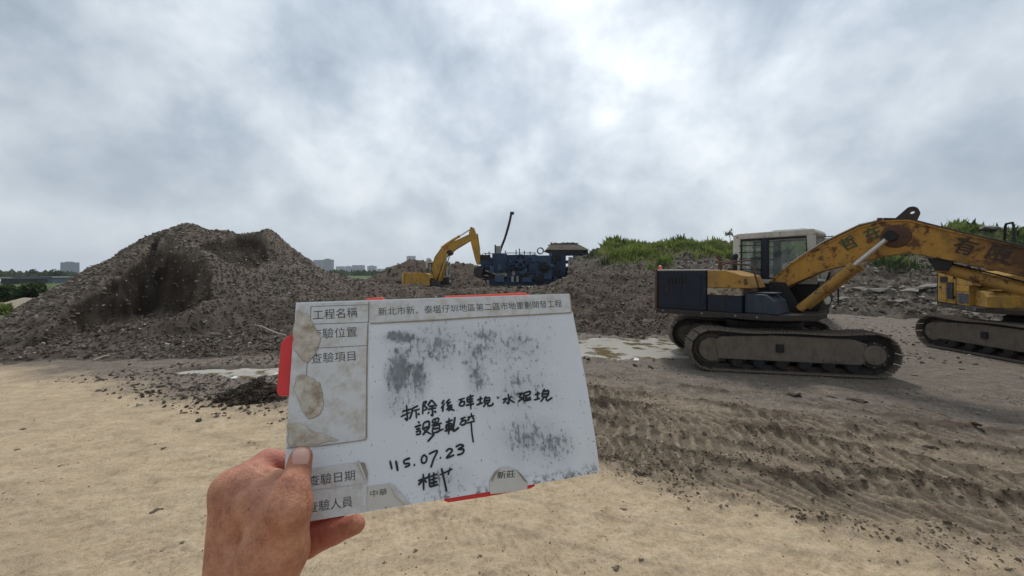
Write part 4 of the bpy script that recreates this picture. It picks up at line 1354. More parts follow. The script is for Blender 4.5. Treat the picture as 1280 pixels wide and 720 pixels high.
        P_('mirror_arm', 'black_steel', MB().tube([(.80, y1 - .2, 2.45), (.94, y1 - .14, 2.46), (1.0, y1 - .1, 2.36), (1.0, y1 - .1, 2.24), (.86, y1 - .12, 2.2)], .012, 6), smooth=40)
        P_('mirror', 'black_steel', MB().box(.975, 1.0, y1 - .2, y1 - .02, 2.22, 2.42), bevel=.01)
        P_('head_lamp', 'lamp_lens', MB().lathe([(.07, 0), (.085, .02), (.085, .07), (.05, .08)], (.90, .46, 1.20), (1, -.5, 0), 14), smooth=40)
        P_('step_rail', 'black_steel', MB().tube([(.95, y1 - .05, 1.02), (1.0, y1 + .02, 1.1), (1.0, y1 + .02, 1.4), (.9, y1 - .02, 1.48)], .015, 6), smooth=40)
    # ---------- boom
    hw = .20
    b = MB(); b.strip(boom_top, boom_bot, -hw + .012, hw - .012)
    bmt = boom_mat or pal['boom']
    bo = b.build('boom', MATS[bmt], root, bevel=.012)
    K = lambda nm, mt, bb, **k: bb.build(nm, MATS[mt], bo, **k)
    ins = lambda line, dz: [(p[0], p[1] + dz) for p in line]
    K('top_plate', bmt, MB().strip(ins(boom_top, .012), ins(boom_top, -.012), -hw - .012, hw + .012))
    K('bottom_plate', bmt, MB().strip(ins(boom_bot, .012), ins(boom_bot, -.012), -hw - .012, hw + .012))
    K('boom_foot_pin', 'black_steel', MB().tube([(boom_bot[0][0] + .02, -.30, (boom_top[0][1] + boom_bot[0][1]) / 2), (boom_bot[0][0] + .02, .30, (boom_top[0][1] + boom_bot[0][1]) / 2)], .10, 16), smooth=40)
    for s in (-1, 1):
        MB().prism([(boom_bot[0][0] - .18, .985), (boom_bot[0][0] + .45, .985), (boom_bot[0][0] + .18, boom_top[0][1] + .02), (boom_bot[0][0] - .08, boom_top[0][1] + .03)], s * .26 - .022, s * .26 + .022).build('boom_bracket', MATS['black_steel'], root, bevel=.01)
    if cyl_pts:
        (ba, bb_, fr_) = cyl_pts
        for s in (-1, 1):
            cyl(root, (ba[0], s * .31, ba[1]), (bb_[0], s * .31, bb_[1]), .072, .038, fr_, pal['boom'], 'boom_cylinder')
        K('boom_pin', 'black_steel', MB().tube([(bb_[0], -.40, bb_[1]), (bb_[0], .40, bb_[1])], .075, 16), smooth=40)
        for s in (-1, 1):
            K('boss_plate', 'rust_brown', MB().lathe([(.19, 0), (.17, .022)], (bb_[0] + .05, s * (hw - .005), bb_[1]), (0, s, 0), 18), smooth=30)
    if lug:
        for s in (-1, 1):
            (lx, lz), (tx, tz) = lug
            d_ = Vector((tx - lx, tz - lz)).normalized(); n_ = Vector((-d_[1], d_[0]))
            ring = []
            for k in range(9):
                a = math.pi * k / 8
                ring.append((tx + .085 * (math.cos(a) * n_[0] + math.sin(a) * d_[0]), tz + .085 * (math.cos(a) * n_[1] + math.sin(a) * d_[1])))
            for k, q in enumerate(reversed([math.pi * j / 8 for j in range(9)])): pass
            base = [(lx + .17 * -n_[0], lz - .17 * n_[1]), (lx + .15 * n_[0], lz + .15 * n_[1])]
            outer = [base[1]] + ring + [base[0]]
            hole = [(tx + .030 * math.cos(2 * math.pi * k / 10), tz + .030 * math.sin(2 * math.pi * k / 10)) for k in range(10)]
            # plate with a round pin hole: ring of quads between hole and outline
            pl_ = MB(); N = 40
            def outline(a):
                dx, dz = math.cos(a), math.sin(a); best = None
                for (p, q) in zip(outer, outer[1:] + outer[:1]):
                    ex, ez = q[0] - p[0], q[1] - p[1]
                    den = dx * ez - dz * ex
                    if abs(den) < 1e-9: continue
                    tt_ = ((p[0] - tx) * ez - (p[1] - tz) * ex) / den
                    uu = ((p[0] - tx) * dz - (p[1] - tz) * dx) / den
                    if tt_ > 0 and -1e-6 <= uu <= 1 + 1e-6: best = tt_ if best is None else max(best, tt_)
                return (tx + dx * (best or .08), tz + dz * (best or .08))
            o_ = [outline(2 * math.pi * k / N) for k in range(N)]
            h_ = [(tx + .034 * math.cos(2 * math.pi * k / N), tz + .034 * math.sin(2 * math.pi * k / N)) for k in range(N)]
            ya, yb = s * .13 - .02, s * .13 + .02
            vs = [(p[0], ya, p[1]) for p in o_] + [(p[0], ya, p[1]) for p in h_] + [(p[0], yb, p[1]) for p in o_] + [(p[0], yb, p[1]) for p in h_]
            fs = []
            for k in range(N):
                j = (k + 1) % N
                fs += [(k, j, N + j, N + k), (2 * N + k, 3 * N + k, 3 * N + j, 2 * N + j), (k, 2 * N + k, 2 * N + j, j), (N + k, N + j, 3 * N + j, 3 * N + k)]
            pl_.add(vs, fs)
            K('lug_plate', 'rust_brown' if s > 0 else 'dark_steel', pl_)
    if arm:
        at, ab, pins, bucket = arm
        ao = MB().strip(at, ab, -.15, .15).build('arm', MATS[pal['boom']], root, bevel=.012)
        for (pa, pb, fr_, rr_) in pins:
            cyl(root, (pa[0], 0, pa[1]), (pb[0], 0, pb[1]), rr_, rr_ * .55, fr_, pal['boom'], 'arm_cylinder')
        if bucket:
            bx_, bz_ = bucket
            bk = MB().strip([(bx_ - .1, bz_ + .25), (bx_ - .45, bz_ + .1), (bx_ - .55, bz_ - .2), (bx_ - .4, bz_ - .5), (bx_ - .05, bz_ - .6)],
                            [(bx_ + .15, bz_ + .2), (bx_ - .35, bz_ + .03), (bx_ - .46, bz_ - .18), (bx_ - .34, bz_ - .42), (bx_ - .03, bz_ - .53)], -.48, .48).build('bucket', MATS['dark_steel'], root)
            for k in range(5):
                MB().prism([(bx_ - .08, bz_ - .62), (bx_ + .12, bz_ - .60), (bx_ - .08, bz_ - .53)], -.46 + k * .2, -.36 + k * .2).build('tooth', MATS['pale_part'], bk)
            for s in (-1, 1):
                MB().prism([(bx_ - .1, bz_ + .25), (bx_ - .45, bz_ + .1), (bx_ - .55, bz_ - .2), (bx_ - .4, bz_ - .5), (bx_ - .05, bz_ - .6), (bx_ + .15, bz_ + .2)], s * .47 - .015, s * .47 + .015).build('bucket_side', MATS['dark_steel'], bk)
    # hydraulic pipes riding on the boom
    if detail:
        for s in (-.06, .06):
            tp = [(p[0], s, p[1] + .03 + (.02 if 0 < i < 4 else 0)) for i, p in enumerate(boom_top[1:-1])]
            K('pipe', 'dark_steel', MB().tube(tp, .018, 7), smooth=60)
        tp = [(boom_top[i][0], -.15, boom_top[i][1] + (.035, .06, .055, .03)[i - 1]) for i in (1, 2, 3, 4)]
        K('pipe', 'pale_part', MB().tube(tp, .012, 7), smooth=60)
        K('pipe_clamp', 'rust_brown', MB().box(boom_top[4][0] - .08, boom_top[4][0] - .02, -.17, .12, boom_top[4][1] - .01, boom_top[4][1] + .06))
    if rail:
        MB().tube([(-.86, -.36, 1.78), (-.84, -.36, 2.2), (-.80, -.36, 2.78), (-.76, -.36, 2.83), (-.52, -.36, 2.83), (-.48, -.36, 2.76), (-.44, -.36, 2.2), (-.3, -.36, 1.78)], .024, 8).build('guard_rail', MATS['black_steel'], root, smooth=40)
        MB().tube([(-.84, -.36, 2.22), (-.44, -.36, 2.24)], .016, 8).build('guard_rail', MATS['black_steel'], root, smooth=40)
    return root, bo


# boom paint: rust creeping in from the stick end
bmm = paint('yellow_boom', (0.46, 0.235, 0.035), MUDC, 0.5, RUST, 0.40, 0.6, 1.6)
t = NT(bmm.node_tree)
bsn = [n for n in bmm.node_tree.nodes if n.type == 'BSDF_PRINCIPLED'][0]
src = bsn.inputs['Base Color'].links[0].from_socket
go_ = t.n('ShaderNodeTexCoord').outputs['Object']
sp_ = t.n('ShaderNodeSeparateXYZ', Vector=go_)
fm = t.math('ADD', t.math('MULTIPLY', sp_.outputs[0], .42), t.math('MULTIPLY', t.noise(go_, 3.0, 6, .7), .9))
t.set(bsn, 'Base_Color', t.mix(t.ramp(t.math('MULTIPLY', fm, .5), [(.74, 0.0), (.90, .92)]), src, (0.055, 0.026, 0.016)))

# ---- near excavator, backlit, upper body swung towards the camera's right
PAL1 = dict(skirt='dark_steel', door='navy', stripe='cream_worn', cover='yellow_old', hood='cream', box='navy_box', cw='rust_brown', cab='cream', cab_low='black_steel', boom='yellow_old', rail='rust_brown')
BT = [(.15, 1.52), (.5, 1.87), (1.0, 2.22), (1.5, 2.49), (1.8, 2.57), (2.1, 2.55), (2.6, 2.32), (3.25, 2.05), (4.4, 1.56)]
BB = [(.27, 1.33), (.5, 1.50), (1.0, 1.77), (1.5, 1.92), (1.8, 2.01), (2.1, 2.05), (2.6, 1.90), (3.25, 1.67), (4.4, 1.28)]
H1 = R(-48)
ex1, boom1 = excavator('excavator', (E1_C[0], E1_C[1], 0.045), H1, E1_TRK - H1, 'dark navy and yellow excavator standing nearest the camera with muddy tracks',
                       BT, BB, PAL1, 1.0, arm=([(4.2, 1.75), (4.45, 1.72), (4.75, 1.2), (4.85, .55)], [(4.25, 1.25), (4.4, 1.15), (4.52, .9), (4.66, .55)], [], (4.72, .60)),
                       boom_mat='yellow_boom', lug=((1.95, 2.40), (2.13, 2.69)), cyl_pts=((.72, 1.10), (1.90, 2.31), .62))
cyl(ex1, (2.45, -.02, 1.80), (4.2, -.02, 1.08), .085, .05, .72, 'yellow_old', 'arm_cylinder')
MB().prism([(2.30, 1.95), (2.60, 1.92), (2.52, 1.74), (2.38, 1.76)], -.17, .13).build('cylinder_bracket', MATS['black_steel'], ex1, bevel=.01)
for body, sx, sz, size, mt, tilt in (('哲', 1.30, 2.10, .235, 'sign_green', .50), ('在', 1.60, 2.26, .225, 'sign_green', .42), ('有', 2.54, 2.07, .25, 'sign_black', -.42), ('限', 2.86, 1.96, .25, 'sign_black', -.42)):
    tm = text_mesh(body, size, bold=.004)
    o = link('lettering', tm, MATS[mt], boom1)
    o.matrix_local = Matrix.Translation((sx, -.2005, sz)) @ Matrix.Rotation(-tilt, 4, 'Y') @ Matrix.Rotation(R(90), 4, 'X')
# hoses looping at the boom foot
for k in range(3):
    MB().tube([(.25, -.1 + .08 * k, 1.25), (.55, -.14 + .08 * k, 1.12 - .03 * k), (.95, -.18 + .06 * k, 1.28), (1.1, -.2, 1.62 + .05 * k)], .018, 7).build('hose', MATS['rubber'], ex1, smooth=60)

# ---- second excavator at the right picture edge
PAL2 = dict(skirt='dark_steel', door='yellow_dirty', stripe='yellow_dirty', cover='yellow_dirty', hood='yellow_dirty', box='yellow_dirty', cw='dark_steel', cab='yellow_dirty', cab_low='yellow_dirty', boom='yellow_dirty', rail='black_steel', grille=True)
H2 = R(-120)
ex2, boom2 = excavator('excavator', (E2_C[0], E2_C[1], 0.045), H2, E2_TRK - H2, 'yellow excavator cut off by the right picture edge behind the boom',
                       [(p[0], p[1] + .5 * max(0, p[0] - .2)) for p in BT], [(p[0], p[1] + .5 * max(0, p[0] - .2)) for p in BB], PAL2, 1.0,
                       arm=([(4.2, 3.9), (4.45, 3.85), (5.0, 2.6), (5.2, 1.3)], [(4.25, 3.4), (4.4, 3.3), (4.72, 2.6), (5.0, 1.3)], [], (5.1, 1.4)), cyl_pts=((.72, 1.10), (1.90, 3.1), .6), rail=True)

# ---- far yellow excavator feeding the crusher
Y3, S3, Z3 = 36.0, 1.36, -.62
X3 = (543 - 640) / F * Y3
def L3(px, py):
    p = W(px, py, Y3)
    return ((p.x - X3) / S3, (p.z - Z3) / S3)
PAL3 = dict(PAL2, cw='yellow_new', door='yellow_new', cover='yellow_new', stripe='yellow_new', hood='yellow_new', boom='yellow_new', grille=False, cab='cream', cab_low='dark_steel', box='dark_steel')
T3 = [L3(*p) for p in ((539, 350), (540, 338), (544, 322), (552, 311), (564, 304), (576, 299), (589, 293))]
B3 = [L3(*p) for p in ((545, 353), (550, 340), (553, 330), (560, 320), (570, 312), (580, 306), (590, 300))]
AT3 = [L3(*p) for p in ((588, 287), (593, 285), (597, 296), (601, 318), (601, 331))]
AB3 = [L3(*p) for p in ((587, 292), (589, 302), (592, 314), (595, 326), (597, 331))]
ex3, boom3 = excavator('excavator', (X3, Y3, Z3), R(-4), R(10), 'far yellow excavator with raised boom in front of the blue crusher', T3, B3, PAL3, S3,
                       track=(3.3, .36, 1.95, .5), detail=False, shoes=False, lug=None,
                       arm=(AT3, AB3, [(L3(553, 309), L3(590, 286), .6, .075), (L3(597, 294), L3(602, 328), .55, .06)], L3(604, 337)), cyl_pts=(L3(551, 350), L3(562, 316), .6))

o = link('lettering', text_mesh('15', .34, bold=.01), MATS['sign_red'], boom3)
p15 = L3(556, 313)
o.matrix_local = Matrix.Translation((p15[0], -.2015, p15[1])) @ Matrix.Rotation(-.45, 4, 'Y') @ Matrix.Rotation(R(90), 4, 'X')

# ================================================================ mobile crusher
YC = 37.0
kx = lambda px: (px - 668) / F * YC
kz = lambda py: EYE - (py - HZ) / F * YC + .6
cr = empty('crusher', ((668 - 640) / F * YC, YC, -.6)); tag(cr, 'dark blue tracked rock crusher with tan hopper and tall bent pipe', 'crusher')
def cb(nm, mt, x0, x1, y0, y1, p0, p1, **k):
    return MB().box(kx(x0), kx(x1), y0, y1, kz(p1), kz(p0)).build(nm, MATS[mt], cr, **k)
B_ = 'crusher_blue'
for s in (-1, 1):
    b = MB(); L_ = kx(714) - kx(628)
    b.strip([(kx(628), .35), (kx(632), .78), (kx(708), .78), (kx(713), .4)], [(kx(628.5), .3), (kx(632), -.02), (kx(708), -.02), (kx(713), .3)], s * 1.25 - .25, s * 1.25 + .25)
    tr_ = b.build('track', MATS['shoe_mud'], cr, bevel=.04)
    for k in range(8):
        MB().lathe([(.16, -.27), (.16, .27)], (kx(634) + (kx(707) - kx(634)) * k / 7, s * 1.25, .28), (0, 1, 0), 12).build('track_roller', MATS['dark_steel'], tr_)
cb('chassis', B_, 612, 722, -1.15, 1.15, 349, 357, bevel=.03)
cb('chassis', 'dark_steel', 604, 640, -.9, .9, 345, 350, bevel=.03)
cb('body_panel', 'crusher_light', 660, 688, -1.3, 1.3, 320, 349, bevel=.04)
cb('body_panel', B_, 688, 705, -1.35, 1.35, 313, 346, bevel=.04)
cb('body_panel', B_, 634, 660, -1.2, 1.2, 333, 349, bevel=.04)
cb('engine_cover', B_, 616, 634, -1.25, 1.25, 318, 341, bevel=.05)
cb('engine_cover', 'crusher_light', 606, 615, -1.15, 1.15, 322, 338, bevel=.05)
cb('crushing_box', B_, 634, 671, -.95, .95, 319, 334, bevel=.05)
cb('side_door', 'navy_box', 671, 682, -1.34, -1.28, 330, 338)
cb('side_door', 'black_steel', 675, 683, -1.345, -1.30, 334, 341)
cb('side_door', 'black_steel', 662, 672, -1.335, -1.29, 322, 327)
cb('side_plate', 'rust_brown', 652, 660, -1.29, -1.2, 338, 352)
cb('support_leg', B_, 690, 696, -1.45, -1.2, 345, 357, bevel=.02)
cb('support_leg', B_, 714, 719, -1.4, -1.1, 318, 352, bevel=.02)
cb('support_leg', B_, 727, 731, -1.2, 1.2, 318, 345, bevel=.02)
cb('beam', B_, 700, 732, -1.3, -1.1, 326, 330, bevel=.02)
cb('cross_beam', B_, 700, 732, -1.3, 1.3, 314, 319, bevel=.02)
cb('box', 'pale_part', 716, 722, -1.5, -1.3, 336, 342)
cb('box', 'pale_part', 708, 713, -1.5, -1.35, 322, 326)
for px in (641, 647): cb('pale_cover', 'pale_part', px - 1.8, px + 1.2, -1.40, -1.28, 345, 352, bevel=.02)
cb('pale_cover', 'pale_part', 640, 644, -1.3, -1.21, 339, 344, bevel=.02)
# flywheels with spokes
for px, py, rp in ((650, 327, 8.2), (638, 327, 5.2)):
    c0 = (kx(px), -1.0, kz(py)); r_ = rp / F * YC
    b = MB()
    for k in range(28):
        a = 2 * math.pi * k / 28
        b.box(-r_ * .13, r_ * .13, -.12, .12, r_ * .84, r_, Matrix.Translation((c0[0], -1.62, c0[2])) @ Matrix.Rotation(a, 4, 'Y'))
    for k in range(5):
        a = 2 * math.pi * k / 5
        b.box(-r_ * .09, r_ * .09, -.05, .05, 0, r_ * .86, Matrix.Translation((c0[0], -1.62, c0[2])) @ Matrix.Rotation(a, 4, 'Y'))
    b.lathe([(r_ * .25, -.1), (r_ * .25, .3)], (c0[0], -1.62, c0[2]), (0, 1, 0), 14)
    b.build('flywheel', MATS['crusher_light'], cr)
b = MB(); r_ = 4.2 / F * YC
for k in range(22):
    a = 2 * math.pi * k / 22
    b.box(-r_ * .16, r_ * .16, -.2, .2, r_ * .74, r_, Matrix.Translation((kx(675), -.5, kz(314))) @ Matrix.Rotation(a, 4, 'Y'))
b.build('pulley', MATS['dark_steel'], cr)
# hopper: tan flared tray full of rubble
hp = MB()
o4 = [(kx(681), -1.7), (kx(732), -1.7), (kx(732), 1.7), (kx(681), 1.7)]; i4 = [(kx(690), -1.2), (kx(722), -1.2), (kx(722), 1.2), (kx(690), 1.2)]
o4b = [(kx(684), -1.5), (kx(729), -1.5), (kx(729), 1.5), (kx(684), 1.5)]
z_top, z_bot = kz(307), kz(313.5)
hp.add([(x, y, z_top) for x, y in [(kx(687), -1.3), (kx(721), -1.3), (kx(721), 1.3), (kx(687), 1.3)]] + [(x, y, z_bot) for x, y in o4] + [(x, y, z_bot - .25) for x, y in i4],
       [(0, 1, 5, 4), (1, 2, 6, 5), (2, 3, 7, 6), (3, 0, 4, 7), (4, 5, 9, 8), (5, 6, 10, 9), (6, 7, 11, 10), (7, 4, 8, 11), (8, 9, 10, 11), (3, 2, 1, 0)])
hpo = hp.build('hopper', MATS['hopper_tan'], cr)
rg_ = np.random.default_rng(77)
n = 260
Pq = np.stack([rg_.uniform(kx(688), kx(720), n), rg_.uniform(-1.2, 1.2, n), np.full(n, z_top) + .04 + .1 * rg_.random(n)], -1)
o = link('rubble', scatter_mesh('rubble', Pq, .05 + .14 * rg_.random(n), rg_), MATS['rubble_brown'], hpo); o['kind'] = 'stuff'
# discharge conveyor on the left, sloping up from the chassis
cv = MB().strip([(kx(596), kz(336)), (kx(640), kz(351))], [(kx(596), kz(339)), (kx(640), kz(355))], -.55, .55).build('conveyor', MATS['dark_steel'], cr, bevel=.02)
MB().strip([(kx(595), kz(335)), (kx(640), kz(350.4))], [(kx(595), kz(335.7)), (kx(640), kz(351))], -.45, .45).build('belt', MATS['rubber'], cv)
MB().tube([(kx(596), -.6, kz(337)), (kx(596), .6, kz(337))], .22, 14).build('drum', MATS['dark_steel'], cv, smooth=40)
for px in (606, 616, 626): MB().tube([(kx(px), -.5, kz(340 + (px - 606) * .33)), (kx(px) + .2, -.5, kz(356))], .05, 6).build('strut', MATS['dark_steel'], cv)
# right-hand feed ramp
MB().strip([(kx(676), kz(356)), (kx(706), kz(345))], [(kx(676), kz(359)), (kx(706), kz(348.5))], -1.5, -.9).build('side_conveyor', MATS['black_steel'], cr, bevel=.02)
# tall bent pipe with its box
mp = [(624, 319), (627, 309), (631, 299), (635, 286), (637.5, 276), (639, 268)]
mo = MB().tube([(kx(a), -.4, kz(b_)) for a, b_ in mp], .11, 10).build('bent_pipe', MATS['dark_steel'], cr, smooth=60)
MB().box(kx(637.6), kx(642.5), -.6, -.2, kz(269), kz(265.8)).build('pipe_head', MATS['dark_steel'], mo, bevel=.02)
MB().tube([(kx(629), -.4, kz(303)), (kx(634), -.55, kz(285)), (kx(638), -.4, kz(270))], .025, 6).build('stay_cable', MATS['dark_steel'], mo)
cb('mast_box', 'pale_part', 620, 626.5, -.75, -.1, 308, 319, bevel=.02)
cb('mast_box', 'dark_steel', 618.6, 620, -.75, -.1, 306.5, 319)
# rails, pipes, lamps and odd fittings that break the outline
rgc = random.Random(12)
for px, p0, p1 in ((608, 317, 322), (612, 315, 322), (632, 314, 319), (645, 313, 319), (649, 311.5, 319), (655, 314, 319), (662, 315, 320), (668, 316, 320), (604, 318, 323), (687, 309, 314)):
    MB().tube([(kx(px), -.9, kz(p1)), (kx(px), -.9, kz(p0))], .05, 6).build('post', MATS['dark_steel'], cr)
for k, (a, b_, py) in enumerate(((605, 634, 317.5), (634, 668, 316.8))):
    MB().tube([(kx(a), -.9, kz(py)), (kx(b_), -.9, kz(py))], .035, 6).build('rail', MATS['dark_steel'], cr)
for k in range(34):
    px, py = rgc.uniform(606, 700), rgc.uniform(321, 350)
    wq, hq = rgc.uniform(.10, .5), rgc.uniform(.08, .4)
    MB().box(kx(px) - wq, kx(px) + wq, -1.5 + rgc.random() * .12, -1.2, kz(py) - hq, kz(py) + hq).build('fitting', MATS[rgc.choice([B_, B_, 'crusher_light', 'black_steel', 'black_steel', 'crusher_light'])], cr, bevel=.02)
for k in range(5):
    px = rgc.uniform(610, 690); py = rgc.uniform(325, 345)
    MB().tube([(kx(px), -1.5, kz(py)), (kx(px + 6), -1.56, kz(py + 4)), (kx(px + 13), -1.5, kz(py + rgc.uniform(-3, 5)))], .04, 6).build('hose', MATS['rubber'], cr, smooth=60)
# ================================================================ clipboard held in front of the camera
CORN = [(370, 378), (712, 367), (754, 591), (351, 657.5)]           # TL TR BR BL in the photograph
def ray(px, py): return Vector(((px - 640) / F, 1.0, -(py - HZ) / F))
r4 = [ray(*p) for p in CORN]
_A = np.stack([-np.array(r4[1]), np.array(r4[2]), -np.array(r4[3])], 1)
dep = np.concatenate([[1.0], np.linalg.solve(_A, -np.array(r4[0]))]) * 0.42
EYEV = Vector((0, 0, EYE))
TLw, TRw, BRw, BLw = [EYEV + r4[i] * float(dep[i]) for i in range(4)]
bu = (TRw - TLw).normalized()
bn = bu.cross(BLw - TLw).normalized()
if bn.dot(EYEV - TLw) < 0: bn = -bn
bv = bn.cross(bu).normalized()                                      # up along the board
BM = Matrix(((bu.x, bv.x, bn.x, BLw.x), (bu.y, bv.y, bn.y, BLw.y), (bu.z, bv.z, bn.z, BLw.z), (0, 0, 0, 1)))
BMI = BM.inverted()


def board_depth(px, py):
    d = ray(px, py)
    return (TLw - EYEV).dot(bn) / d.dot(bn)


def bl(px, py):
    q = BMI @ (EYEV + ray(px, py) * board_depth(px, py))
    return (q.x, q.y)


board = empty('clipboard'); board.matrix_world = BM
tag(board, 'worn white inspection board with red back held up by a hand', 'clipboard')

# --- materials
m, t, bs = new_mat('board_white')
g = t.n('ShaderNodeTexCoord').outputs['Object']
def blob(cx, cy, sx, sy):
    a = bl(cx, cy); k = F / board_depth(cx, cy)
    d = t.vmath('MULTIPLY', t.vmath('SUBTRACT', g, (a[0], a[1], 0)), (k / sx, k / sy, 0))
    return t.math('SUBTRACT', 1.0, t.vmath('LENGTH', d, out=1), clamp=True)
base = t.mix(t.noise(g, 18, 4, .6), (0.585, 0.615, 0.655), (0.66, 0.685, 0.72))
fine = t.noise(g, 420, 5, .75); mid_ = t.noise(g, 130, 5, .7); big = t.noise(g, 38, 5, .65)
streaky = t.noise(t.vmath('MULTIPLY', g, (1, .35, 1)), 260, 5, .7)
ssum = None
for cx, cy, sx, sy, k in ((505, 422, 34, 14, .8), (500, 465, 24, 44, .95), (522, 468, 22, 40, .8), (492, 420, 12, 10, 1.1), (600, 440, 42, 36, .55), (596, 470, 20, 38, .6), (605, 420, 40, 14, .6), (660, 545, 64, 46, .48), (690, 560, 44, 34, .50), (650, 480, 70, 80, .34), (550, 430, 90, 45, .45), (640, 430, 80, 60, .38), (500, 500, 40, 30, .4), (560, 600, 40, 24, .35)):
    e = t.math('MULTIPLY', blob(cx, cy, sx, sy), k)
    ssum = e if ssum is None else t.math('MAXIMUM', ssum, e)
spk = t.math('ADD', t.math('MULTIPLY', streaky, .5), t.math('ADD', t.math('MULTIPLY', mid_, .3), t.math('MULTIPLY', big, .2)))
ink = t.ramp(t.math('ADD', spk, t.math('MULTIPLY', ssum, .30)), [(.60, 0.0), (.655, .65), (.72, 1.0)])
c = t.mix(ink, base, (0.045, 0.045, 0.050))
c = t.mix(t.math('MULTIPLY', t.math('MULTIPLY', ssum, t.ramp(big, [(.3, .6), (.62, 1.5)])), .80), c, (0.22, 0.235, 0.255))
speck = t.ramp(t.noise(g, 330, 2, .5), [(.69, 0.0), (.72, .8)])
c = t.mix(speck, c, (0.10, 0.095, 0.09))
e1, e2 = bl(650, 606), bl(752, 590)
sx_ = t.n('ShaderNodeSeparateXYZ', Vector=g)
edge = t.math('MULTIPLY', t.ramp(sx_.outputs[1], [(0.0, 1.0), (.012, .0)]), t.ramp(t.math('ADD', mid_, t.math('MULTIPLY', sx_.outputs[0], .35)), [(.56, 0), (.66, .9)]))
c = t.mix(edge, c, (0.07, 0.07, 0.075))
t.set(bs, 'Base_Color', c); t.set(bs, 'Roughness', .42)
bump(t, bs, t.noise(g, 60, 4, .6), .05, .002)

m, t, bs = new_mat('label_paper')
g = t.n('ShaderNodeTexCoord').outputs['Object']
c = t.mix(t.noise(g, 30, 5, .65), (0.48, 0.49, 0.50), (0.61, 0.615, 0.62))
c = t.mix(t.ramp(t.noise(g, 55, 5, .7), [(.46, 0), (.66, .7)]), c, (0.37, 0.315, 0.24))
t.set(bs, 'Base_Color', c); t.set(bs, 'Roughness', .5)
bump(t, bs, t.noise(g, 90, 4, .6), .15, .002)
m, t, bs = new_mat('peeled')
g = t.n('ShaderNodeTexCoord').outputs['Object']
c = t.ramp(t.noise(g, 70, 6, .68), [(.34, (0.23, 0.18, 0.125)), (.46, (0.40, 0.345, 0.275)), (.58, (0.50, 0.465, 0.41)), (.72, (0.58, 0.565, 0.53))])
t.set(bs, 'Base_Color', c); t.set(bs, 'Roughness', .7); bump(t, bs, t.noise(g, 120, 4, .6), .3, .003)
plain('peel_edge', (0.27, 0.225, 0.17), .8, .5, 90)
plain('tape', (0.50, 0.48, 0.44), .35, .12, 60)
plain('red_plastic', (0.62, 0.035, 0.035), .38, .12, 40)
plain('red_orange', (0.78, 0.085, 0.045), .38, .12, 40)
plain('print_ink', (0.055, 0.055, 0.060), .6, .5, 150)
plain('rule_ink', (0.16, 0.155, 0.15), .6, .4, 150)
plain('marker_ink', (0.010, 0.010, 0.012), .35, .3, 150)


def bpoly(pts, z0, z1, name, mat, parent=None, **k):
    return MB().slab([bl(*p) for p in pts], z0, z1).build(name, MATS[mat], parent or board, **k)


# white panel, its lower right corner bent back a little
nU, nV = 40, 28
b = MB()
cl = [bl(*p) for p in CORN]
vs = []
for zz in (0.0, -.0025):
    for j in range(nV + 1):
        for i in range(nU + 1):
            u, v = i / nU, j / nV
            x = (cl[0][0] * (1 - u) + cl[1][0] * u) * (1 - v) + (cl[3][0] * (1 - u) + cl[2][0] * u) * v
            y = (cl[0][1] * (1 - u) + cl[1][1] * u) * (1 - v) + (cl[3][1] * (1 - u) + cl[2][1] * u) * v
            bend = -.010 * max(0, (u - .78) / .22) ** 2 * max(0, (v - .5) / .5) ** 2
            x += .004 * max(0, (u - .9) / .1) * (v - .65) * (1 if v > .65 else .4) * .6
            vs.append((x, y, zz + bend))
q = lambda i, j, k: k * (nU + 1) * (nV + 1) + j * (nU + 1) + i
fs = []
for j in range(nV):
    for i in range(nU):
        fs.append((q(i, j, 0), q(i, j + 1, 0), q(i + 1, j + 1, 0), q(i + 1, j, 0)))
        fs.append((q(i, j, 1), q(i + 1, j, 1), q(i + 1, j + 1, 1), q(i, j + 1, 1)))
for i in range(nU):
    fs += [(q(i, 0, 0), q(i + 1, 0, 0), q(i + 1, 0, 1), q(i, 0, 1)), (q(i, nV, 0), q(i, nV, 1), q(i + 1, nV, 1), q(i + 1, nV, 0))]
for j in range(nV):
    fs += [(q(0, j, 0), q(0, j, 1), q(0, j + 1, 1), q(0, j + 1, 0)), (q(nU, j, 0), q(nU, j + 1, 0), q(nU, j + 1, 1), q(nU, j, 1))]
b.add(vs, fs)
b.build('panel', MATS['board_white'], board, smooth=40)
# red plastic back and the tabs that show past the edge
bpoly([(385, 392), (695, 382), (720, 575), (380, 640)], -.0065, -.0028, 'back_plate', 'red_plastic')
def tab(pts, mat, z0=-.0115, z1=-.0027):
    return bpoly(pts, z0, z1, 'red_tab', mat, bevel=.0012)
tab([(356, 421), (372, 412), (372, 492), (347, 494.5), (344.5, 488), (346, 470), (350, 428)], 'red_plastic')
tab([(455, 373.8), (459, 371.2), (478, 369.8), (482, 373.5), (481, 384), (455, 384)], 'red_orange', -.008)
tab([(555, 373), (557, 368.5), (600, 367), (655, 364.3), (664, 366.8), (664, 380), (555, 383)], 'red_orange', -.009)
tab([(556, 612), (660, 596), (671, 607.5), (665, 611), (612, 621), (561, 628.8), (555, 626.5)], 'red_plastic', -.008)

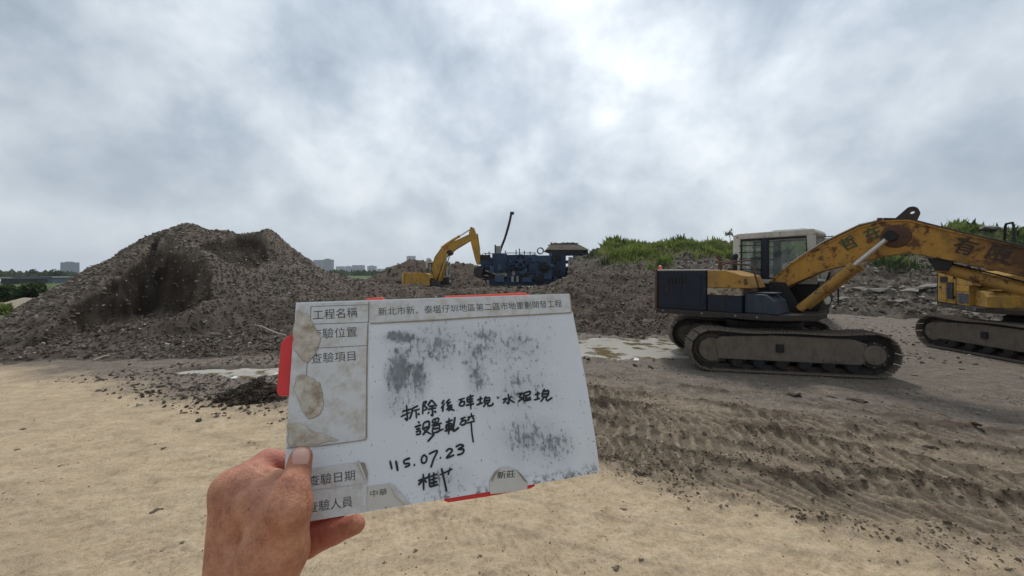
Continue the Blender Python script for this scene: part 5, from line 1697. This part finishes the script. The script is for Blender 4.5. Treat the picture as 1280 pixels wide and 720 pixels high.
# left column sheet, header strip, label strips
sheet = bpoly([(373, 380), (461.5, 377.2), (458, 549), (430, 553), (400, 557), (361, 559), (357.6, 552), (366, 430)], .0002, .0007, 'label_sheet', 'label_paper')
head = bpoly([(462.5, 376.8), (711, 367.8), (714.5, 390.5), (600, 396), (463, 404)], .0002, .0008, 'header_strip', 'label_paper')
date = bpoly([(372, 588), (448, 577), (456, 580), (460.5, 603), (372, 615)], .0002, .0007, 'label_strip', 'label_paper')
staff = bpoly([(372, 616.5), (459, 604.5), (457.5, 640), (372, 654)], .0002, .0007, 'label_strip', 'label_paper')
bpoly([(449, 577.5), (456, 578.5), (460, 592), (459, 601), (453.5, 590)], .0009, .0018, 'folded_corner', 'peel_edge')
bpoly([(447, 577.2), (451, 579), (459.5, 601.5), (456, 597)], .0018, .0028, 'folded_corner', 'tape')
tape1 = bpoly([(459.5, 608), (487, 604), (492, 609), (511, 629.5), (459, 637.5)], .0003, .0009, 'tape_label', 'tape')
bpoly([(487, 604), (492, 606.5), (512, 629.5), (508, 631), (494, 619)], .0010, .0022, 'folded_corner', 'label_paper')
tape2 = bpoly([(611.5, 611), (612.5, 600), (618, 590), (625, 584.5), (635, 582.5), (645, 586.5), (652, 594), (659.5, 603), (658.5, 611), (640, 614.5), (613, 617.5)], .0003, .0010, 'tape_label', 'tape')
bpoly([(613, 599), (618, 590), (624, 586), (620, 592), (614.5, 602)], .0011, .0018, 'folded_corner', 'peel_edge')
bpoly([(645, 587), (652, 593.5), (659.5, 603), (655, 601)], .0011, .0018, 'folded_corner', 'peel_edge')
# peeled laminate patches with dirty edges
def wob(pts, seed, amp=1.2, n=4):
    r_ = random.Random(seed); out_ = []
    for a, b_ in zip(pts, pts[1:] + pts[:1]):
        for k in range(n):
            u = k / n
            out_.append((a[0] + (b_[0] - a[0]) * u + r_.uniform(-amp, amp) * (k > 0), a[1] + (b_[1] - a[1]) * u + r_.uniform(-amp, amp) * (k > 0)))
    return out_
for k, pts in enumerate(([(371, 388), (386, 394), (392, 406), (400, 419), (401, 427), (395, 441), (386, 454), (378, 450), (367, 437), (366.5, 412)],
                         [(371, 471), (378, 468), (390, 473), (401, 480), (404, 492), (404, 512), (398, 520), (386, 524), (380, 516), (372, 498), (367, 486)],
                         [(358.5, 531), (372, 528), (395, 540), (424, 550), (398, 555.5), (361, 557.5)])):
    cxm = sum(p[0] for p in pts) / len(pts); cym = sum(p[1] for p in pts) / len(pts)
    bpoly(wob(pts, k), .0008, .0012, 'peeled_edge', 'peel_edge')
    bpoly(wob([(cxm + (p[0] - cxm) * .975, cym + (p[1] - cym) * .98) for p in pts], k), .0010, .0016, 'peeled_patch', 'peeled')


def line(pts, wpx, z, mat, name, parent=None):
    """thin printed line"""
    b = MB()
    for (a, c_) in zip(pts, pts[1:]):
        A, C = Vector(bl(*a)), Vector(bl(*c_))
        n_ = (C - A).normalized(); n_ = Vector((-n_.y, n_.x)) * (wpx * board_depth(*a) / F / 2)
        b.add([(*(A + n_), z), (*(A - n_), z), (*(C - n_), z), (*(C + n_), z)], [(0, 1, 2, 3)])
    return b.build(name, MATS[mat], parent or board)


for k, pts in enumerate(([(388.5, 383.5), (461, 381)], [(389, 384), (388, 405), (384.5, 452), (383, 470)], [(388, 405.5), (461, 403)], [(386, 436), (459.5, 432)], [(461.3, 377), (460.6, 404)])):
    line(pts, .8, .00085 + k * 2e-5, 'rule_ink', 'ruled_line')
line([(460, 405), (459, 440), (458.6, 470), (458, 548)], 1.8, .00078, 'peel_edge', 'sheet_edge')
line([(463, 404.5), (540, 401), (600, 397), (660, 394), (714, 391)], 1.5, .00096, 'peel_edge', 'sheet_edge')
line([(359, 560), (400, 557.5), (430, 553.5), (458, 549.5)], 1.2, .00098, 'peel_edge', 'sheet_edge')
line([(712, 368), (714.5, 390)], 1.6, .00096, 'peel_edge', 'sheet_edge')


def put_text(body, bl_px, br_px, hpx, z, name='printed_text', bold=0.0, mat='print_ink'):
    me_ = text_mesh(body, 1.0, bold=bold)
    n = len(me_.vertices)
    co = np.zeros(n * 3, np.float32); me_.vertices.foreach_get('co', co); co = co.reshape(-1, 3)
    lo, hi = co.min(0), co.max(0)
    A, B_2 = Vector(bl(*bl_px)), Vector(bl(*br_px))
    C = Vector(bl(bl_px[0] + (0), bl_px[1] - hpx))
    ex, ey = B_2 - A, C - A
    u = (co[:, 0] - lo[0]) / (hi[0] - lo[0]); v = (co[:, 1] - lo[1]) / (hi[1] - lo[1])
    out_ = np.stack([A.x + ex.x * u + ey.x * v, A.y + ex.y * u + ey.y * v, np.full(n, z)], -1).astype(np.float32)
    me_.vertices.foreach_set('co', out_.ravel()); me_.update()
    return link(name, me_, MATS[mat], board)


put_text('工程名稱', (391.5, 400.5), (447, 396.5), 12.5, .00095)
put_text('查驗位置', (388, 424.5), (446.5, 421), 13, .00078)
put_text('查驗項目', (389, 455), (444.5, 451), 13, .00078)
put_text('新北市新、泰塭仔圳地區第二區市地重劃開發工程', (473, 395.0), (702.5, 384.2), 10.2, .00095)
put_text('查驗日期', (385.5, 608), (444, 600), 13.5, .00085)
put_text('查驗人員', (384, 641.5), (441, 633), 14, .00085)
put_text('中華', (463, 621.5), (484, 618.5), 8.5, .00105)
put_text('新莊', (621, 599), (643.5, 596.5), 9.5, .00112, bold=.012)

# ---- handwriting in black marker
HW = [
 # first row
 [(135,125),(140,215),(125,203)], [(108,165),(165,150)], [(100,197),(157,170)], [(205,130),(165,150)], [(172,150),(160,195),(150,210)], [(175,162),(215,150)], [(192,160),(195,207)], [(203,176),(213,186)],
 [(233,112),(255,105),(242,130),(258,145),(240,160)], [(235,112),(232,182)], [(285,95),(262,130)], [(285,95),(318,135)], [(268,136),(305,130)], [(262,153),(314,143)], [(288,130),(292,188),(280,182)], [(272,165),(262,180)], [(302,160),(313,173)],
 [(362,95),(345,120)], [(365,115),(342,147)], [(355,130),(352,167)], [(395,90),(375,112),(396,112)], [(402,105),(378,130),(412,125)], [(395,130),(375,157)], [(380,140),(407,138),(385,163)], [(388,145),(424,160)],
 [(446,96),(486,85)], [(468,90),(449,131)], [(459,111),(481,105),(478,128),(455,133)], [(500,81),(539,70)], [(498,96),(535,88)], [(500,111),(535,102)], [(498,80),(500,112)], [(518,62),(521,153)], [(489,129),(541,118)],
 [(558,97),(592,86)], [(578,74),(576,121)], [(554,127),(593,112)], [(614,73),(600,90)], [(602,90),(600,115)], [(602,90),(632,82),(630,110),(602,115)], [(605,102),(630,97)], [(612,115),(595,139)], [(622,112),(625,131),(650,126),(653,112)],
 [(678,77),(689,87)],
 [(745,58),(748,116),(733,108)], [(711,96),(735,86),(714,117)], [(767,74),(752,90),(784,113)],
 [(804,62),(829,55),(812,78),(831,85),(804,106)], [(838,55),(876,45),(870,65),(840,71)], [(840,55),(835,101)], [(858,70),(850,90),(881,80)], [(838,103),(884,92)],
 [(903,66),(936,55)], [(922,43),(920,91)], [(899,97),(936,85)], [(964,28),(950,48)], [(950,50),(948,80)], [(950,50),(985,40),(980,72),(950,80)], [(952,64),(980,57)], [(960,80),(939,107)], [(972,78),(979,100),(1010,80)],
 # second row
 [(204,224),(213,236)], [(184,259),(223,245)], [(191,273),(219,265)], [(190,290),(216,280),(215,300),(191,303)], [(240,230),(231,262)], [(240,232),(269,225),(271,256)], [(227,271),(271,258),(231,307)], [(237,275),(282,301)],
 [(292,215),(326,205),(322,228),(292,232),(292,215)], [(308,212),(306,230)], [(284,249),(347,235)], [(312,235),(308,255)], [(295,255),(331,248),(328,285),(292,290),(295,255)], [(296,270),(328,265)], [(284,301),(360,269)], [(302,300),(261,347)],
 [(369,231),(411,215)], [(372,245),(405,238),(402,265),(375,270),(372,245)], [(374,257),(402,251)], [(363,283),(413,270)], [(390,204),(388,303)], [(426,198),(415,270),(422,281),(450,260)],
 [(457,211),(491,198)], [(475,205),(454,246)], [(464,225),(489,218),(485,240),(462,248)], [(522,174),(525,190)], [(499,201),(543,190)], [(515,200),(500,221)], [(530,198),(541,216)], [(494,236),(547,222)], [(522,225),(527,290),(536,352)],
 # third row
 [(36,459),(48,512)], [(71,459),(83,522)], [(140,450),(120,460),(125,478),(147,476),(151,488),(124,499)], [(126,455),(157,444)], [(178,484),(187,487)], [(238,424),(225,450),(230,473),(250,468),(256,440),(238,424)], [(268,421),(319,400),(298,450),(281,502)], [(335,440),(342,446)],
 [(371,406),(390,389),(409,400),(375,443),(422,425)], [(429,379),(455,364),(477,372),(445,392),(477,392),(470,416),(438,426)],
 # signature
 [(235,538),(238,638)], [(204,581),(263,560)], [(235,570),(206,607)], [(240,575),(256,591)], [(275,534),(261,566)], [(270,545),(275,616)], [(275,556),(321,540)], [(278,576),(319,562)], [(278,596),(319,585)], [(273,617),(326,602)], [(298,529),(298,611)],
 [(334,546),(412,509)], [(350,518),(356,562)], [(344,504),(362,580),(376,648)], [(397,500),(384,547)],
]
def cat(pts, n=5):
    out_ = []
    for i in range(len(pts) - 1):
        p0, p1, p2, p3 = [Vector(pts[min(max(i + d, 0), len(pts) - 1)]) for d in (-1, 0, 1, 2)]
        for k in range(n):
            u = k / n
            out_.append(0.5 * ((2 * p1) + (p2 - p0) * u + (2 * p0 - 5 * p1 + 4 * p2 - p3) * u * u + (3 * p1 - p0 - 3 * p2 + p3) * u ** 3) if len(pts) > 2 else p1.lerp(p2, u))
    out_.append(Vector(pts[-1]))
    return out_
rgw = random.Random(3)
rows = {}
for si, st in enumerate(HW):
    rows.setdefault(0 if si < 61 else 1 if si < 61 + 32 else 2 if si < 61 + 32 + 10 else 3, []).append((si, st))
CHARX = [[220, 330, 435, 548, 665, 700, 790, 892, 1100], [283, 361, 452, 600], [60, 110, 165, 200, 262, 325, 355, 425, 600], [332, 500]]
chars = {}
for rk, sts in rows.items():
    for si, st in sts:
        mxs = sum(p[0] for p in st) / len(st)
        chars.setdefault((rk, sum(mxs > e for e in CHARX[rk])), []).append((si, st))
for ck, sts in chars.items():
    b = MB()
    for si, st in sts:
        ln = cat([(480 + p[0] / 4.8, 480 + p[1] / 4.8) for p in st])
        pts = [Vector(bl(*p)) for p in ln]
        w0 = rgw.uniform(2.0, 2.7) * board_depth(560, 530) / F / 2
        vs = []
        for i, p in enumerate(pts):
            d = (pts[min(i + 1, len(pts) - 1)] - pts[max(i - 1, 0)])
            d = d.normalized() if d.length > 1e-9 else Vector((1, 0))
            n_ = Vector((-d.y, d.x)) * w0 * (1.0 if 0 < i < len(pts) - 1 else .7)
            z = .0004 + si * 2.5e-6
            vs += [(p.x + n_.x, p.y + n_.y, z), (p.x - n_.x, p.y - n_.y, z)]
        b.add(vs, [(2 * i, 2 * i + 1, 2 * i + 3, 2 * i + 2) for i in range(len(pts) - 1)])
    b.build('handwritten_character', MATS['marker_ink'], board)

# ================================================================ the hand that holds it
def hp3(px, py, d): return np.array(W(px, py, d), np.float32)
D0 = board_depth(370, 605)
print('BOARD depth at thumb', D0, 'size', (TRw - TLw).length, (TLw - BLw).length)
k_ = D0 / 0.37
PR = []       # (a, b, ra, rb, blend)
def cap(a, b_, ra, rb, k=.006): PR.append((hp3(*a), hp3(*b_), ra * k_, rb * k_, k))
def dd(x): return x * k_
wr = (303, 742, dd(.345))
cap((291, 613, dd(.362)), wr, .0175, .0300, .010)                 # index knuckle to wrist
cap((306, 640, dd(.385)), (312, 742, dd(.365)), .0175, .0285, .012)
cap((322, 668, dd(.398)), (325, 742, dd(.372)), .0170, .0270, .012)
cap((338, 690, dd(.402)), (338, 742, dd(.372)), .0160, .0230, .012)
cap((343, 690, dd(.337)), (325, 745, dd(.345)), .0250, .0270, .012)  # ball of the thumb
cap((360, 634, dd(.328)), (343, 690, dd(.333)), .0178, .0250, .010)
cap((365, 612, dd(.333)), (360, 634, dd(.328)), .0142, .0178, .006)  # thumb joint towards the camera
cap((371, 594, dd(.3540)), (366, 611, dd(.338)), .0112, .0135, .0025)
cap((376, 572.5, dd(.3590)), (371, 594, dd(.3540)), .0100, .0112, .0025)
cap((320, 630, dd(.352)), (350, 640, dd(.345)), .0190, .0175, .014)
cap((322, 604, dd(.372)), (352, 606, dd(.366)), .0150, .0125, .008)  # web between thumb and index
cap((291, 613, dd(.362)), (334, 578, dd(.393)), .0170, .0118, .007)  # index finger, then behind the board
cap((334, 578, dd(.393)), (392, 580, dd(.414)), .0118, .0098, .004)
cap((392, 580, dd(.414)), (432, 590, dd(.413)), .0098, .0080, .003)
cap((306, 640, dd(.385)), (352, 612, dd(.418)), .0160, .0115, .006)
cap((352, 612, dd(.418)), (440, 606, dd(.409)), .0110, .0085, .004)
cap((322, 668, dd(.398)), (370, 650, dd(.415)), .0150, .0112, .006)
cap((370, 650, dd(.415)), (446, 628, dd(.400)), .0105, .0085, .004)
cap((338, 690, dd(.400)), (384, 679, dd(.393)), .0150, .0132, .008)  # lowest finger, seen below the board
cap((384, 679, dd(.393)), (418, 664.5, dd(.387)), .0132, .0112, .004)
cap((418, 664.5, dd(.387)), (445, 655.5, dd(.381)), .0110, .0086, .003)
a_ = np.array(W(318, 750, dd(.355)), np.float32)
el = a_ + np.array((-.015, -.115, -.205), np.float32)
PR.append((a_, a_ + (el - a_) * .25, .031 * k_, .030 * k_, .014)); PR.append((a_ + (el - a_) * .25, el, .030 * k_, .043 * k_, .012))
grooves = []
def groove(pts, r, depth):
    for p, q in zip(pts, pts[1:]): grooves.append((hp3(*p), hp3(*q), r, depth))

lo = np.min([np.minimum(p[0] - p[2], p[1] - p[3]) for p in PR], 0) - .006
hi = np.max([np.maximum(p[0] + p[2], p[1] + p[3]) for p in PR], 0) + .006
H_ = 0.00155
nx, ny, nz = [int(math.ceil(v)) + 1 for v in (hi - lo) / H_]
X = (lo[0] + H_ * np.arange(nx, dtype=np.float32))[:, None, None]
Yg = (lo[1] + H_ * np.arange(ny, dtype=np.float32))[None, :, None]
Z = (lo[2] + H_ * np.arange(nz, dtype=np.float32))[None, None, :]
f = np.full((nx, ny, nz), 1.0, np.float32)
for a, b_, ra, rb, k in PR:
    mg = .03
    i0 = np.maximum(((np.minimum(a - ra, b_ - rb) - mg - lo) / H_).astype(int), 0); i1 = ((np.maximum(a + ra, b_ + rb) + mg - lo) / H_).astype(int) + 2
    sl = tuple(slice(i0[j], i1[j]) for j in range(3))
    d = b_ - a; L2 = float(d @ d)
    x, y, z = X[sl[0]] - a[0], Yg[:, sl[1]] - a[1], Z[:, :, sl[2]] - a[2]
    u = np.clip((x * d[0] + y * d[1] + z * d[2]) / L2, 0, 1)
    g_ = np.sqrt((x - u * d[0]) ** 2 + (y - u * d[1]) ** 2 + (z - u * d[2]) ** 2) - (ra + (rb - ra) * u)
    o_ = f[sl]
    h_ = np.clip(0.5 + 0.5 * (o_ - g_) / k, 0, 1)
    f[sl] = o_ * (1 - h_) + g_ * h_ - k * h_ * (1 - h_)
# wrinkles: shallow grooves pressed into the surface
def press(px_pts, wid, depth):
    """groove along a pixel polyline on the camera-facing skin"""
    global f
    for p, q in zip(px_pts, px_pts[1:]):
        a, b_ = surf_pt(*p), surf_pt(*q)
        if a is None or b_ is None: continue
        i0 = np.maximum(((np.minimum(a, b_) - .01 - lo) / H_).astype(int), 0); i1 = ((np.maximum(a, b_) + .01 - lo) / H_).astype(int) + 2
        sl = tuple(slice(i0[j], i1[j]) for j in range(3))
        d = b_ - a; L2 = float(d @ d) + 1e-12
        x, y, z = X[sl[0]] - a[0], Yg[:, sl[1]] - a[1], Z[:, :, sl[2]] - a[2]
        u = np.clip((x * d[0] + y * d[1] + z * d[2]) / L2, 0, 1)
        dist = np.sqrt((x - u * d[0]) ** 2 + (y - u * d[1]) ** 2 + (z - u * d[2]) ** 2)
        f[sl] = f[sl] + depth * np.exp(-(dist / wid) ** 2)
def samp(P_):
    q_ = (P_ - lo) / H_
    q_ = np.clip(q_, 0, np.array([nx - 1.01, ny - 1.01, nz - 1.01]))
    i = q_.astype(int); w_ = q_ - i
    r_ = 0
    for dx in (0, 1):
        for dy in (0, 1):
            for dz in (0, 1):
                r_ = r_ + f[i[:, 0] + dx, i[:, 1] + dy, i[:, 2] + dz] * (w_[:, 0] if dx else 1 - w_[:, 0]) * (w_[:, 1] if dy else 1 - w_[:, 1]) * (w_[:, 2] if dz else 1 - w_[:, 2])
    return r_
def surf_pt(px, py):
    t_ = np.linspace(dd(.27), dd(.43), 400)
    d = np.array(ray(px, py))
    P_ = np.array(EYEV) + t_[:, None] * d
    s_ = samp(P_)
    k = np.argmax(s_ < 0)
    if s_[k] >= 0: return None
    return P_[k].astype(np.float32)
f0 = f.copy()
for pts, wd, dp in (([(352, 601), (366, 604), (384, 600)], .0013, .0005), ([(354, 606), (368, 609), (384, 606)], .0012, .0004), ([(318, 583), (333, 590), (344, 598)], .0022, .0012), ([(309, 586), (325, 597), (338, 604)], .0018, .0006),
                    ([(388, 636), (374, 655), (356, 678), (346, 694)], .0018, .0008), ([(387, 648), (372, 668), (358, 690), (350, 704)], .0017, .0008), ([(384, 662), (374, 678), (362, 697)], .0015, .0007), ([(381, 628), (364, 648), (346, 668)], .002, .0005),
                    ([(300, 685), (325, 690), (344, 702), (356, 716)], .0016, .0005), ([(396, 668), (399, 676), (401, 684)], .0016, .0006), ([(421, 655), (425, 664), (427, 672)], .0014, .0006),
                    ([(270, 640), (276, 660), (274, 690)], .004, -.0006), ([(300, 620), (306, 650), (300, 690)], .005, -.0008), ([(328, 627), (336, 660), (330, 700)], .005, .0007)):
    press(pts, wd, dp)
# the board passes through the grip: take its thickness out of the hand
R3 = np.array([[bu.x, bu.y, bu.z], [bv.x, bv.y, bv.z], [bn.x, bn.y, bn.z]], np.float32); o3 = np.array(BLw, np.float32)
xx, yy, zz = X - o3[0], Yg - o3[1], Z - o3[2]
lx = R3[0, 0] * xx + R3[0, 1] * yy + R3[0, 2] * zz
ly = R3[1, 0] * xx + R3[1, 1] * yy + R3[1, 2] * zz
lz = R3[2, 0] * xx + R3[2, 1] * yy + R3[2, 2] * zz
slab_d = np.maximum(np.maximum(-.0005 - lx, -.0005 - ly), np.abs(lz + .0028) - .0052)
f = np.maximum(f, -slab_d)
f[0] = f[-1] = 1; f[:, 0] = f[:, -1] = 1; f[:, :, 0] = f[:, :, -1] = 1

def surface_nets(f, lo, H_):
    s = f < 0
    shp = np.array(f.shape) - 1
    cnt = np.zeros(shp, np.int8); acc = np.zeros((*shp, 3), np.float32)
    cs = [(a, b_, c_) for a in (0, 1) for b_ in (0, 1) for c_ in (0, 1)]
    sub = lambda A, o_: A[o_[0]:o_[0] + shp[0], o_[1]:o_[1] + shp[1], o_[2]:o_[2] + shp[2]]
    inside = sum(sub(s, o_).astype(np.int8) for o_ in cs)
    act = (inside > 0) & (inside < 8)
    ids = np.argwhere(act)
    vals = {o_: f[ids[:, 0] + o_[0], ids[:, 1] + o_[1], ids[:, 2] + o_[2]] for o_ in cs}
    acc = np.zeros((len(ids), 3)); cn = np.zeros(len(ids))
    for a in cs:
        for ax in range(3):
            if a[ax] == 0:
                b_ = list(a); b_[ax] = 1; b_ = tuple(b_)
                va, vb = vals[a], vals[b_]
                cr_ = (va < 0) != (vb < 0)
                tt_ = np.where(cr_, va / np.where(cr_, va - vb, 1), 0)
                p = np.tile(np.array(a, float), (len(ids), 1)); p[:, ax] += tt_
                acc += p * cr_[:, None]; cn += cr_
    V_ = lo + H_ * (ids + acc / cn[:, None])
    num = np.full(shp, -1, np.int64); num[act] = np.arange(len(ids))
    Q = []
    for ax in range(3):
        o1, o2 = [(1, 2), (2, 0), (0, 1)][ax]
        d = np.zeros(3, int); d[ax] = 1
        A = s; sl0 = [slice(1, -1)] * 3; sl0[ax] = slice(0, -1); sl1 = [slice(1, -1)] * 3; sl1[ax] = slice(1, None)
        a_s, b_s = s[tuple(sl0)], s[tuple(sl1)]
        e = np.argwhere(a_s != b_s); flip = a_s[a_s != b_s]
        g0 = e.copy()
        for j in range(3):
            if j != ax: g0[:, j] += 1
        def cell(d1, d2):
            c_ = g0.copy(); c_[:, o1] -= d1; c_[:, o2] -= d2
            return num[c_[:, 0], c_[:, 1], c_[:, 2]]
        qd = np.stack([cell(1, 1), cell(0, 1), cell(0, 0), cell(1, 0)], -1)
        qd = np.where(flip[:, None], qd, qd[:, ::-1])
        Q.append(qd[(qd >= 0).all(1)])
    return V_, np.concatenate(Q)

HV, HF = surface_nets(f, lo, H_)
# a gentle smoothing pass over the skin
E_ = np.concatenate([HF[:, [0, 1]], HF[:, [1, 2]], HF[:, [2, 3]], HF[:, [3, 0]]])
for _ in range(3):
    sm_ = np.zeros_like(HV); c_n = np.zeros(len(HV))
    np.add.at(sm_, E_[:, 0], HV[E_[:, 1]]); np.add.at(c_n, E_[:, 0], 1)
    np.add.at(sm_, E_[:, 1], HV[E_[:, 0]]); np.add.at(c_n, E_[:, 1], 1)
    HV = HV * .5 + .5 * sm_ / c_n[:, None]
lzv = (HV - o3) @ R3[2]
palm = np.clip((-lzv - .004) / .012, 0, 1)                           # behind the board: the redder finger side
hand_me = np_mesh('hand', HV, HF, dict(palm=palm))
m, t, bs = new_mat('skin')
g = t.n('ShaderNodeNewGeometry').outputs['Position']
n1_ = t.noise(g, 55, 5, .6); n2_ = t.noise(g, 320, 4, .65); n3_ = t.noise(g, 900, 3, .6)
c = t.ramp(t.math('ADD', t.math('MULTIPLY', n1_, .65), t.math('MULTIPLY', n2_, .35)), [(.36, (0.30, 0.108, 0.060)), (.5, (0.45, 0.190, 0.108)), (.64, (0.57, 0.275, 0.165))])
c = t.mix(t.math('MULTIPLY', t.n('ShaderNodeAttribute', {'attribute_name': 'palm'}).outputs['Fac'], .75), c, t.mix(n1_, (0.36, 0.105, 0.075), (0.50, 0.180, 0.130)))
spots = None
for px, py, rr_ in ((324, 613, .0009), (311, 637, .0010), (318, 597, .0007), (346, 655, .0006)):
    p = surf_pt(px, py)
    d_ = t.vmath('DISTANCE', g, tuple(float(v) for v in p), out=1)
    e = t.ramp(t.math('DIVIDE', d_, rr_ * 2), [(.3, 1.0), (.75, 0.0)])
    spots = e if spots is None else t.math('MAXIMUM', spots, e)
c = t.mix(t.math('MULTIPLY', spots, .75), c, (0.10, 0.045, 0.03))
t.set(bs, 'Base_Color', c); t.set(bs, 'Roughness', .52)
bs.inputs['Subsurface Weight'].default_value = 0.12
bs.inputs['Subsurface Radius'].default_value = (1.0, 0.35, 0.2)
bs.inputs['Subsurface Scale'].default_value = 0.004
vor = t.n('ShaderNodeTexVoronoi', {'feature': 'DISTANCE_TO_EDGE'}); t.set(vor, 'Vector', g); t.set(vor, 'Scale', 700)
vo2 = t.n('ShaderNodeTexVoronoi', {'feature': 'DISTANCE_TO_EDGE'}); t.set(vo2, 'Vector', t.vmath('ADD', g, t.scale(t.n('ShaderNodeTexNoise', Vector=g, Scale=200.0).outputs['Color'], .004))); t.set(vo2, 'Scale', 260)
crs = t.ramp(vo2.outputs[0], [(0.0, 0.0), (.12, 1.0)])
bump(t, bs, t.math('ADD', t.math('ADD', t.math('MULTIPLY', vor.outputs[0], .6), t.math('MULTIPLY', crs, .35)), t.math('ADD', t.math('MULTIPLY', n3_, .5), t.math('MULTIPLY', n2_, .8))), .6, .0012)
hand = link('person', hand_me, m)
tag(hand, 'bare left hand and wrist gripping the white board from its lower left', 'person')

# thumb nail laid on the thumb's end
nv, nf = [], []
NA, NB = 15, 11
ok_ = True
c0 = surf_pt(376, 572)
grid_n = []
for j in range(NB):
    for i in range(NA):
        a, b_ = (i / (NA - 1)) * 2 - 1, (j / (NB - 1)) * 2 - 1
        sc_ = math.sqrt(max(0, 1 - abs(b_) ** 3.2 * .55))
        px = 376.2 + a * 11.2 * sc_ + b_ * -1.0; py = 571.2 + b_ * 10.0 - (1 - a * a) * 2.0 * (b_ < 0) * abs(b_)
        p = surf_pt(px, py)
        if p is None: p = c0
        n_ = np.array([samp((p + np.eye(3)[q_] * .001)[None])[0] - samp((p - np.eye(3)[q_] * .001)[None])[0] for q_ in range(3)]); n_ /= np.linalg.norm(n_) + 1e-9
        edge_ = max(abs(a), abs(b_)) ** 4
        grid_n.append(p + n_ * (.0009 - .0007 * edge_))
gq = np.array(grid_n).reshape(NB, NA, 3)
for _ in range(4):
    gi = gq.copy(); gi[1:-1, 1:-1] = .4 * gq[1:-1, 1:-1] + .15 * (gq[:-2, 1:-1] + gq[2:, 1:-1] + gq[1:-1, :-2] + gq[1:-1, 2:]); gq = gi
ixn = np.arange(NB * NA).reshape(NB, NA)
nail_me = np_mesh('thumb_nail', gq.reshape(-1, 3), np.stack([ixn[:-1, :-1], ixn[1:, :-1], ixn[1:, 1:], ixn[:-1, 1:]], -1).reshape(-1, 4))
m, t, bs = new_mat('nail')
g = t.n('ShaderNodeNewGeometry').outputs['Position']
t.set(bs, 'Base_Color', t.mix(t.noise(g, 160, 4, .6), (0.50, 0.29, 0.24), (0.60, 0.36, 0.29))); t.set(bs, 'Roughness', .45)
nail = link('thumb_nail', nail_me, m, hand)
md = nail.modifiers.new('thick', 'SOLIDIFY'); md.thickness = .0005; md.offset = -1
# ================================================================ haze in the air
hz = MB().box(-3300, 3300, -3300, 3300, -2.0, 110)
m = bpy.data.materials.new('haze_air'); m.use_nodes = True
tt = NT(m.node_tree); m.node_tree.nodes.clear()
out = tt.n('ShaderNodeOutputMaterial')
pv = tt.n('ShaderNodeVolumePrincipled')
pv.inputs['Color'].default_value = (0.86, 0.92, 1.0, 1)
pv.inputs['Density'].default_value = 0.00026
pv.inputs['Anisotropy'].default_value = 0.2
tt.t.links.new(pv.outputs[0], out.inputs['Volume'])
ho = hz.build('haze', m)
tag(ho, 'thin pale haze in the air over the whole site', None, None, 'stuff')
